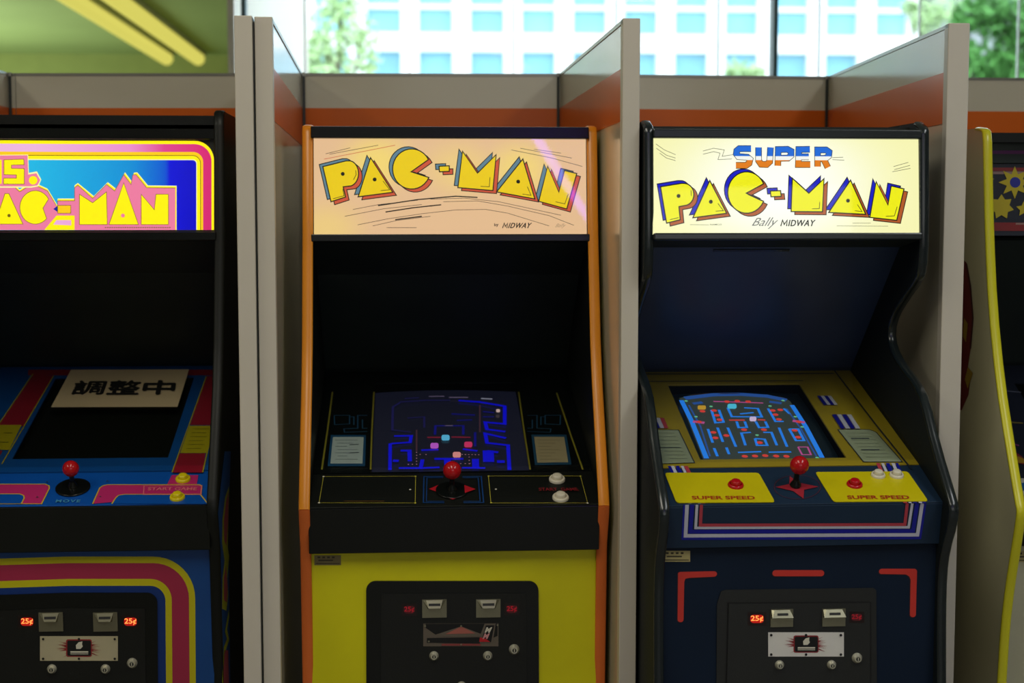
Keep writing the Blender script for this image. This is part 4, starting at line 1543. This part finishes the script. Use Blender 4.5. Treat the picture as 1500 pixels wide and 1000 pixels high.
for quad in (((973.5, 692), (1111.5, 692), (1135.5, 735), (991, 736)), ((1194, 691), (1329.5, 690), (1360, 733.5), (1221, 734.5))):
    rounded_slab(c3, cp3, quad_r(*quad), 0.001, 0.0025, P_yel, 'button_plate')
pr.h = 0.003
pr.crop(0, 0, 1)
D_r3 = mat('plate_lettering_red', (170, 50, 20), 0.4)
pr.text('SUPER SPEED', (1012.5, 726), (1105, 726), (1106.5, 731.2), (1014, 731.2), D_r3, bold=0.03)
pr.text('SUPER SPEED', (1240, 725.2), (1330.5, 725.2), (1333, 730.6), (1242, 730.6), D_r3, bold=0.03)
pr.h = 0.0015
st_c = (1163, 712.5)
ringpts = arc(1168, 713, 34, 17.5, 0, 360, 28)[:-1]
D_red3 = mat('deck_star_red', (170, 42, 56), 0.4)
pr.stroke(ringpts, 0.0012, mat('deck_ring_red', (96, 40, 56), 0.4), closed=True)
pr.fill([(1136, 713), (1156, 708.5), (1157, 697), (1170, 706.5), (1199, 712.5), (1178, 717), (1177, 730), (1162, 719)], D_red3)
pr.build('deck_print', c3.root)
joystick(c3, cp3, (1165, 713), 0.010, 0.0195, 0.050, M_blackg, lean=(0.003, 0))
button(c3, cp3, (1077.5, 712.5), M_red, 0.0165); button(c3, cp3, (1251.5, 711.5), M_red, 0.0165)
button(c3, cp3, (1286, 698), M_white, 0.0150); button(c3, cp3, (1313, 698), M_white, 0.0150)
label_plate(c3, fr3, [(970.5, 806.5), (1011, 806.5), (1011, 822.5), (970.5, 822.5)], mat('pale_brass', (190, 176, 116), 0.45, var=0.08, scale=40))
# red marks on the front
M_mark = mat('corner_mark_red', (205, 52, 42), 0.4)
M_mkd = mat('corner_mark_edge', (70, 24, 20), 0.5)
for shape in (rrect(635, 284, 862, 311, 13),
              [(220, 296), (228, 292), (378, 289)] + arc(378, 301, 13, 12, -90, 90, 6)[1:] + [(378, 313), (270, 318), (252, 322), (247, 336), (244, 502)] + arc(231, 502, 13, 11, 0, 180, 6) + [(218, 502)],
              [(1262, 278), (1270, 286), (1265, 478)] + arc(1252, 480, 13, 11, 0, 180, 6) + [(1239, 478), (1242, 325), (1236, 312), (1222, 303), (1115, 301)] + arc(1115, 290, 12, 12, 90, 270, 6)):
    pr = Print(fr3, 920, 740, 3.0, h=0.0006)
    pr.fill([(x - 3, y + 2) for x, y in shape], M_mkd)
    pr.fill(shape, M_mark)
    pr.build('corner_mark', c3.root)
q3 = lambda x, y: (1040 + x / 5.769, 850 + y / 5.769)
fro = K(1040, 850, 5.769, [(95, 92), (130, 80), (1380, 64), (1405, 80), (1415, 1500), (50, 1500), (60, 200)])
dro = K(1040, 850, 5.769, [(160, 198), (1352, 190), (1352, 1450), (130, 1450)])
M_fr3 = mat('door_frame_charcoal', (30, 32, 31), 0.45, bump=0.05, scale=10)
rounded_slab(c3, fr3, fro, 0.0, 0.003, M_fr3, 'door_frame')
rounded_slab(c3, fr3, K(1040, 850, 5.769, [(148, 186), (1362, 178), (1364, 1460), (118, 1460)]), 0.003, 0.004, M_slit, 'door_gap')
d3 = rounded_slab(c3, fr3, dro, 0.004, 0.0065, M_fr3, 'coin_door')
coin_slot(d3, fr3, *q3(508, 238), *q3(700, 390), 'square'); coin_slot(d3, fr3, *q3(945, 233), *q3(1142, 385), 'square')
price(d3, fr3, *q3(345, 296), *q3(450, 352), True); price(d3, fr3, *q3(1198, 286), *q3(1282, 334), False)
lock(d3, fr3, *q3(588, 713), 0.0095); lock(d3, fr3, *q3(1028, 712), 0.0095); lock(d3, fr3, *q3(1243, 655), 0.0108)
door_plate_burst(d3, fr3, 1040, 850, 5.769, 492, 437, 1132, 642, M_plate_w)
# monitor surround
M_s3 = mat('surround_ochre', (172, 150, 34), 0.45, var=0.05)
M_s3d = mat('surround_navy_line', (30, 40, 60), 0.45)
M_scr3 = emis('screen_grey_green', (56, 66, 62), 0.8)
hole = [(975, 562), (1168, 562), (1244, 671), (1028, 672)]
hb3 = bezel_with_screen(c3, bz3, wi, M_s3, hole, 0.016, mat('tube_dark', (30, 46, 56), 0.3))
pr = Print(bz3, 920, 500, 3.0)
pr.stroke([(40, 143), (905, 140)], 0.006, M_s3d)
pr.stroke([(905, 125), (1085, 360), (1245, 560)], 0.004, M_s3d)
pr.stroke([(78, 175), (770, 172)], 0.004, M_s3d)
C_gr = mat('card_grey_green', (160, 170, 140), 0.6)
c_l = [(40, 388), (222, 388), (292, 532), (60, 538)]
c_r = [(922, 386), (1060, 386), (1090, 398), (1205, 528), (1035, 528)]
for c in (c_l, c_r):
    pr.fill(c, C_gr, up=False)
pr.up()
for c in (c_l, c_r):
    pr.stroke(c, 0.0022, M_s3d, closed=True, up=False)
pr.up()
for i in range(8):
    t = i / 8
    pr.stroke([(110 + 10 * i, 402 + i * 16), (205 + 8 * i, 402 + i * 16)], 0.0016, mat('card3_ink', (110, 118, 96), 0.6), up=False)
    pr.stroke([(955 + 13 * i, 402 + i * 15), (1060 + 14 * i, 402 + i * 15)], 0.0016, mat('card3_ink', (110, 118, 96), 0.6), up=False)
pr.up()
pr.stroke([(980, 425), (1060, 425)], 0.005, C_ink); pr.stroke([(1025, 475), (1105, 475)], 0.005, C_ink); pr.stroke([(135, 465), (230, 465)], 0.003, C_ink)
for dx, m in ((0, S_b), (22, S_w), (44, S_b), (66, S_w)):
    pr.stroke([(905 + dx, 320), (945 + dx, 382)], 0.010, m, up=False)
    pr.stroke([(838 + dx * .7, 238), (868 + dx * .7, 278)], 0.008, m, up=False)
for dx, m in ((0, S_b), (18, S_w), (36, S_r)):
    pr.stroke([(112 + dx, 335), (132 + dx, 380)], 0.010, m, up=False)
pr.build('surround_print', c3.root)
# lit picture on the tube
h3 = -0.0150
pr = Print(bz3, 960, 540, 5.0, h=h3)
pr.fill([(175, 215), (250, 195), (420, 178), (600, 175), (800, 188), (940, 210), (985, 235), (1110, 420), (1240, 660), (350, 665)], M_scr3)
pr.up()
E3 = emis('picture_blue', (36, 128, 236), 1.0); E3d = emis('picture_blue_dim', (40, 84, 160), 0.9)
E3r = emis('picture_red', (226, 66, 58), 0.9); E3p = emis('picture_pink', (190, 80, 150), 0.9); E3g = emis('picture_green', (110, 200, 150), 0.9)
S = lambda pts, w, m: pr.stroke(pts, w, m, up=False)
S([(190, 230), (265, 380), (375, 655)], 0.011, E3); S([(245, 265), (330, 420), (400, 640)], 0.004, E3d)
S([(1000, 265), (1100, 420), (1222, 650)], 0.011, E3); S([(960, 290), (1060, 430), (1180, 640)], 0.004, E3d)
S([(215, 215), (420, 190), (620, 186), (820, 200), (960, 230)], 0.018, E3d)
S([(275, 255), (345, 245)], 0.012, E3d); S([(835, 240), (925, 252)], 0.012, E3d)
for L in ([(530, 285), (560, 350), (780, 352), (750, 290), (650, 285)], [(595, 385), (610, 430), (670, 428), (655, 385)], [(735, 385), (760, 430), (825, 428), (805, 385)],
          [(385, 440), (420, 540)], [(455, 430), (495, 535)], [(530, 430), (590, 570)], [(660, 560), (630, 470), (700, 465)], [(790, 465), (850, 465), (890, 560)], [(905, 430), (965, 570)],
          [(730, 510), (745, 560), (820, 560), (800, 515), (730, 510)], [(980, 440), (1030, 525), (1090, 525), (1045, 440), (980, 440)],
          [(410, 300), (440, 395), (500, 390), (465, 300)], [(825, 290), (880, 385), (940, 385)], [(430, 580), (455, 640)], [(520, 575), (540, 625)], [(605, 612), (775, 606)], [(830, 610), (995, 608)],
          [(940, 290), (985, 330)], [(620, 330), (720, 320)]):
    S(L, 0.006, E3)
pr.up()
S([(1045, 572), (1115, 572), (1140, 628), (1075, 628), (1045, 572)], 0.004, E3p)
S([(540, 375), (655, 375)], 0.006, E3r); S([(750, 372), (805, 375)], 0.006, E3r)
S([(425, 238), (790, 250)], 0.005, E3p); S([(275, 385), (360, 395)], 0.012, E3p); S([(1005, 380), (1095, 392)], 0.012, E3p)
pr.up()
for c in ((345, 310), (430, 305), (450, 340), (470, 372), (860, 305), (880, 335), (905, 370), (915, 300), (425, 465), (440, 505), (520, 488), (650, 445), (795, 445), (765, 540), (1020, 450), (1045, 500), (655, 640), (730, 638), (805, 635), (885, 638), (960, 640), (600, 236), (680, 240), (525, 240), (320, 388), (1050, 388)):
    pr.spot(c, 0.0070, E3r, up=False, n=8)
pr.up()
for c in ((225, 235), (408, 275), (298, 350), (840, 272), (1025, 350), (1075, 425), (745, 485), (1185, 650), (935, 232)):
    pr.spot(c, 0.0042, E3g, up=False, n=8)
pr.up()
pr.fill(rrect(528, 256, 595, 292, 14), emis('sprite_cyan', (80, 195, 225), 1.0), up=False)
pr.fill(rrect(690, 350, 740, 384, 12), emis('sprite_pale', (215, 190, 225), 1.0), up=False)
pr.fill(rrect(310, 268, 370, 298, 10), emis('sprite_gold', (205, 160, 50), 0.9), up=False)
pr.up()
S([(265, 190), (400, 178)], 0.004, mat('picture_edge', (110, 70, 60), 0.5)); S([(470, 182), (620, 180)], 0.004, mat('picture_edge2', (120, 80, 70), 0.5))
pr.build('screen_picture', c3.root)
cover_glass(c3, bz3, wi)
# sign
E_bg3 = emis_hot_spots('sign_pale', (244, 240, 178), (255, 255, 246), [((-0.02, 0.18, 1.655), 1.0)], 0.34, 1.15, (1.0, 1, 1.6))
mb = MB(); mq3.slab(mb, -0.287, 0.283, -0.002, mq3.len, -0.006, 0, E_bg3); mb.build('marquee', c3.root)
E_yel3 = emis('sign3_yellow', (240, 236, 10), 1.1)
E_bl3 = emis('sign3_blue', (14, 24, 205), 0.95)
E_br3 = emis('sign3_rust', (190, 92, 38), 0.95)
pr = Print(mq3, 920, 160, 3.191, h=0.0004, step=0.0002)
E_ln = emis('sign3_line', (90, 90, 60), 1.0)
for L in ([(130, 162), (170, 190), (222, 212)], [(132, 182), (180, 215), (222, 228)], [(148, 205), (180, 228), (222, 240)], [(350, 195), (400, 182), (450, 190), (440, 220), (490, 212)], [(350, 210), (400, 198), (430, 205), (420, 235), (485, 232)],
          [(1240, 268), (1310, 248)], [(1245, 282), (1318, 262)], [(1235, 292), (1320, 276)], [(955, 235), (1010, 238)], [(955, 226), (1005, 224)]):
    pr.stroke(L, 0.0010, E_ln, up=False)
pr.up()
Pl = [(152, 362), (250, 346)] + arc(262, 398, 46, 52, -80, 75, 10) + [(238, 455), (244, 516), (180, 532)]
Al = [(382, 333), (461, 486), (303, 507)]
Cl = c_shape(554, 389, 88, 97, -25, -335, 553, 392)
Hy = [(665, 382), (713, 380), (716, 407), (668, 409)]
Ml = [(768, 322), (845, 392), (916, 324), (909, 479), (762, 478)]
A2 = [(1040, 331), (1111, 491), (938, 482)]
Nl = [(1160, 338), (1215, 447), (1230, 358), (1290, 372), (1256, 519), (1130, 505)]
logo(pr, [Pl, Al, Cl, Hy, Ml, A2, Nl], (-16, -13), (17, 14), E_bl3, E_br3, E_yel3, E_blk, 0.0019,
     notches=([(294, 378), (296, 405)], [(196, 516), (236, 506)], [(420, 440), (446, 474), (410, 476)], [(560, 398), (625, 428)], [(896, 432), (894, 464), (860, 465)], [(1072, 445), (1094, 478), (1060, 474)], [(1258, 455), (1245, 498), (1205, 500)]),
     dots=((236, 405), (387, 432), (1028, 427)))
zt = mq3.O.z + mq3.v.z * pr.q((700, 176))[1]; zb = mq3.O.z + mq3.v.z * pr.q((700, 274))[1]
E_sup = band_ramp('sign3_super', 2, [(zb - 0.01, (236, 130, 24)), (zb + (zt - zb) * 0.37, (236, 130, 24)), (zb + (zt - zb) * 0.371, (255, 255, 250)), (zb + (zt - zb) * 0.56, (30, 110, 225)), (zt + 0.01, (16, 60, 200))])
b = 20
sup = {
    'S': [[(575, 184), (520, 184), (508, 194), (506, 208), (516, 221), (558, 224), (570, 234), (566, 252), (552, 262), (504, 262)]],
    'U': [[(610, 178), (610, 240), (622, 257), (648, 258), (662, 245), (666, 178)]],
    'P': [[(700, 264), (702, 188), (745, 187), (762, 196), (762, 216), (748, 228), (712, 229)]],
    'E': [[(850, 187), (798, 188), (796, 258), (852, 258)], [(800, 222), (845, 222)]],
    'R': [[(886, 268), (886, 190), (926, 190), (940, 200), (938, 218), (924, 229), (896, 230)], [(914, 232), (934, 272)]],
}
for k, Ls in sup.items():
    for L in Ls:
        pr.stroke(L, 0.0140, E_blk, up=False)
pr.up()
for k, Ls in sup.items():
    for L in Ls:
        pr.stroke(L, 0.0116, E_sup, up=False)
pr.up()
pr.text('Bally', (590, 508), (706, 504), (690, 560), (574, 556), emis('sign3_script', (120, 120, 120), 1.0), bold=0.0, shear=0.3)
pr.stroke([(714, 546), (722, 518), (730, 538), (744, 518), (741, 546)], 0.0024, E_blk)
pr.text('IDWAY', (753, 517), (876, 517), (870, 546), (749, 546), E_blk, shear=0.1, sp=1.1, heavy=1.1)
pr.text('NAMCO', (384, 535), (438, 535), (438, 542), (384, 542), E_ln, bold=0.01)
pr.stroke([(290, 539), (378, 540)], 0.0008, E_ln); pr.stroke([(1050, 532), (1135, 532)], 0.0008, E_ln); pr.stroke([(975, 545), (1215, 546)], 0.0008, E_ln)
pr.build('marquee_lettering', c3.root)
mb = MB(); mq3.slab(mb, -0.287, 0.283, 0.0, mq3.len, 0.006, 0.009, GLM); mb.build('marquee_glass', c3.root)
mb = MB(); mq3.slab(mb, -wi, wi, mq3.len - 0.001, mq3.len + 0.018, -0.01, 0.012, M_navyd); mb.build('marquee_retainer', c3.root, bev=0.003)
mb = MB(); mq3.slab(mb, -wi, wi, -0.014, 0.001, -0.01, 0.012, M_navyd); mb.build('marquee_retainer', c3.root, bev=0.003)
mb = MB(); mq3.slab(mb, 0.283, wi, -0.001, mq3.len, -0.01, 0.004, M_navyd); mb.build('marquee_stile', c3.root)

# ================================================================== MACHINE 4 (pale, yellow trim, cut by the frame)
c4 = Cab(1.62, 3.30)
c4.root = empty('arcade_cabinet', c4.o)
tag(c4.root, 'pale arcade machine with yellow edge trim and unlit sign, cut by the frame', 'arcade machine')
W4 = 0.62
pp = [(1428, 188), (1436, 189), (1440, 194), (1441, 250), (1443, 340), (1448, 450), (1459, 560), (1473, 650), (1487, 735), (1490, 747), (1488, 765), (1481, 810), (1473, 860), (1466, 920), (1461, 1000)]
prof4 = smooth_prof([c4.on_x(x, y, -W4 / 2) for x, y in pp])
zt4 = prof4[0][1]
prof4 = prof4 + [(prof4[-1][0] + 0.01, 0.0)]
M_pale = mat('pale_laminate', (196, 192, 160), 0.4, var=0.04)
M_ytrim = mat('yellow_trim', (222, 215, 40), 0.3)
wi = shell(c4, W4, 0.018, prof4, 0.86, zt4, M_pale, M_black, M_pale, M_ytrim, 0.021, 0.003)
Z = lambda row, y: c4.z(1485, row, y)
cp4 = Panel(c4, (0.03, Z(745, 0.03)), (0.16, Z(700, 0.16)))
bz4 = Panel(c4, (0.16, Z(700, 0.16)), (0.60, Z(535, 0.60)))
ap4 = Panel(c4, (0.045, Z(800, 0.045)), (0.03, Z(747, 0.03)))
fr4 = Panel(c4, (0.09, 0.0), (0.075, Z(800, 0.075)))
mq4 = Panel(c4, (0.25, Z(345, 0.25)), (0.262, Z(240, 0.262)))
mb = MB(); fr4.slab(mb, -wi, wi, 0, fr4.len, -0.018, 0, M_pale); mb.build('front_board', c4.root)
M_wd = mat('deck_white', (190, 188, 176), 0.4)
mb = MB(); cp4.slab(mb, -wi, wi, 0, cp4.len, -0.003, 0, M_wd); ap4.slab(mb, -wi, wi, 0, ap4.len, -0.02, 0, M_black); mb.build('control_panel', c4.root, bev=0.002)
mb = MB(); sh = Panel(c4, (0.60, Z(535, 0.60)), (0.27, Z(352, 0.27))); sh.slab(mb, -wi, wi, -0.01, sh.len, -0.01, 0, M_shr); mb.build('shroud', c4.root)
hole = [(1512, 560), (1720, 560), (1760, 680), (1530, 680)]
bezel_with_screen(c4, bz4, wi, mat('surround_slate', (30, 34, 50), 0.4), hole, 0.03, M_scr1)
pr = Print(bz4, 1380, 450, 1.8175)
pr.stroke([(150, 152), (700, 150)], 0.006, mat('slate_orange_line', (120, 62, 30), 0.5))
pr.stroke([(165, 222), (210, 226)], 0.005, mat('slate_grey_text', (90, 92, 110), 0.5)); pr.stroke([(170, 305), (215, 308)], 0.006, mat('slate_gold', (120, 105, 50), 0.5))
pr.stroke([(180, 360), (205, 368)], 0.006, mat('slate_magenta', (130, 50, 110), 0.5))
pr.fill([(178, 372), (214, 398), (222, 418), (180, 412)], mat('slate_red', (130, 30, 40), 0.5)); pr.fill([(200, 395), (222, 405), (222, 415), (200, 413)], mat('slate_ochre', (170, 130, 30), 0.5))
pr.build('surround_print', c4.root)
cover_glass(c4, bz4, wi)
pr = Print(cp4, 1380, 450, 1.8175)
pr.fill([(196, 470), (222, 466), (222, 486), (205, 490)], mat('slate_blue', (20, 90, 150), 0.5))
pr.stroke([(192, 500), (225, 500)], 0.003, mat('deck_grey_text', (90, 95, 90), 0.5)); pr.stroke([(197, 518), (225, 518)], 0.006, M_black)
pr.build('deck_print', c4.root)
label_plate(c4, fr4, [(1481, 807), (1521, 807), (1521, 823), (1481, 823)], MATS['pale_brass'])
# unlit sign: dark field, red rails and loose yellow star
mb = MB(); mq4.slab(mb, -wi, wi, 0, mq4.len, -0.006, 0, mat('sign4_slate', (36, 40, 52), 0.3)); mb.build('marquee', c4.root)
pr = Print(mq4, 1380, 150, 3.333, h=0.0006)
pr.fill([(190, 318), (600, 318), (600, 335), (190, 335)], mat('sign4_red', (132, 30, 32), 0.4)); pr.fill([(190, 337), (600, 337), (600, 350), (190, 350)], mat('sign4_pink', (150, 120, 110), 0.4))
pr.fill([(190, 585), (600, 588), (600, 628), (190, 626)], MATS['sign4_red']); pr.stroke([(360, 592), (600, 594)], 0.004, MATS['sign4_pink'])
sy = mat('sign4_yellow', (190, 170, 24), 0.4)


def star(cx, cy, r0, r1, n=5, a=-90):
    return [(cx + (r0 if i % 2 == 0 else r1) * cos(radians(a + 180 * i / n)), cy + (r0 if i % 2 == 0 else r1) * sin(radians(a + 180 * i / n))) for i in range(2 * n)]


pr.fill(star(224, 382, 32, 15), sy); pr.fill(star(355, 390, 80, 42, 8), sy); pr.disc((357, 390), 26, mat('sign4_blue', (26, 36, 140), 0.4))
pr.fill(star(290, 510, 62, 40, 7), sy, up=False); pr.fill(star(400, 520, 40, 20, 5), sy, up=False)
pr.build('marquee_lettering', c4.root)
mb = MB()
up4 = Panel(c4, mq4.at(0, mq4.len)[1:3], (0.262, Z(200, 0.262)))
up4.slab(mb, -wi, wi, 0.001, up4.len, -0.01, 0.004, mat('retainer_slate', (40, 52, 50), 0.3)); mb.build('marquee_retainer', c4.root, bev=0.002)
pr = Print(up4, 1380, 150, 3.333, h=0.005)
pr.stroke([(190, 243), (600, 243)], 0.008, mat('purple_line', (112, 34, 110), 0.4)); pr.stroke([(190, 178), (600, 178)], 0.004, mat('pale_line', (120, 130, 126), 0.4))
pr.build('retainer_stripes', c4.root)
fl = SidePanel(c4, -W4 / 2 + 0.0015, -1)
pr = Print(fl, 1260, 150, 2.22, h=0.0006)
pts = [(300, 480)] + [(342 + (a - 342), b) for a, b in [(345, 520), (356, 570), (364, 640), (367, 700), (362, 780), (350, 860), (358, 900), (352, 950), (330, 1000)]] + [(290, 1000)]
pr.fill(pts, mat('flank_dark_red', (112, 26, 26), 0.45))
pr.stroke([(345, 525), (358, 600), (366, 700), (358, 800)], 0.010, mat('flank_maroon', (70, 16, 18), 0.45))
pr.fill([(338, 700), (350, 720), (344, 780), (334, 760)], mat('flank_gold', (160, 130, 30), 0.45)); pr.fill([(350, 860), (366, 880), (350, 930), (340, 900)], MATS['flank_gold'])
pr.build('flank_print', c4.root)

# purple neon tube on the ceiling behind the viewer; it mirrors in the glass of the middle sign
na, nb = V((0.62, -1.20, 3.3)), V((1.45, -4.35, 3.3))
r = empty('neon_tube', (na + nb) / 2)
tag(r, 'purple neon tube on the ceiling, seen only as a streak in the middle sign', 'neon light')
h = (nb - na) / 2
mb = MB(); mb.cyl(-h, h, 0.028, 0.028, emis('neon_purple', (128, 70, 255), 11.0), 12); mb.build('tube', r)
mb = MB()
for t in (-0.8, 0.0, 0.8):
    mb.cyl(h * t + V((0, 0, 0.02)), h * t + V((0, 0, 0.30)), 0.008, 0.008, M_rail, 8)
mb.build('hanger', r)
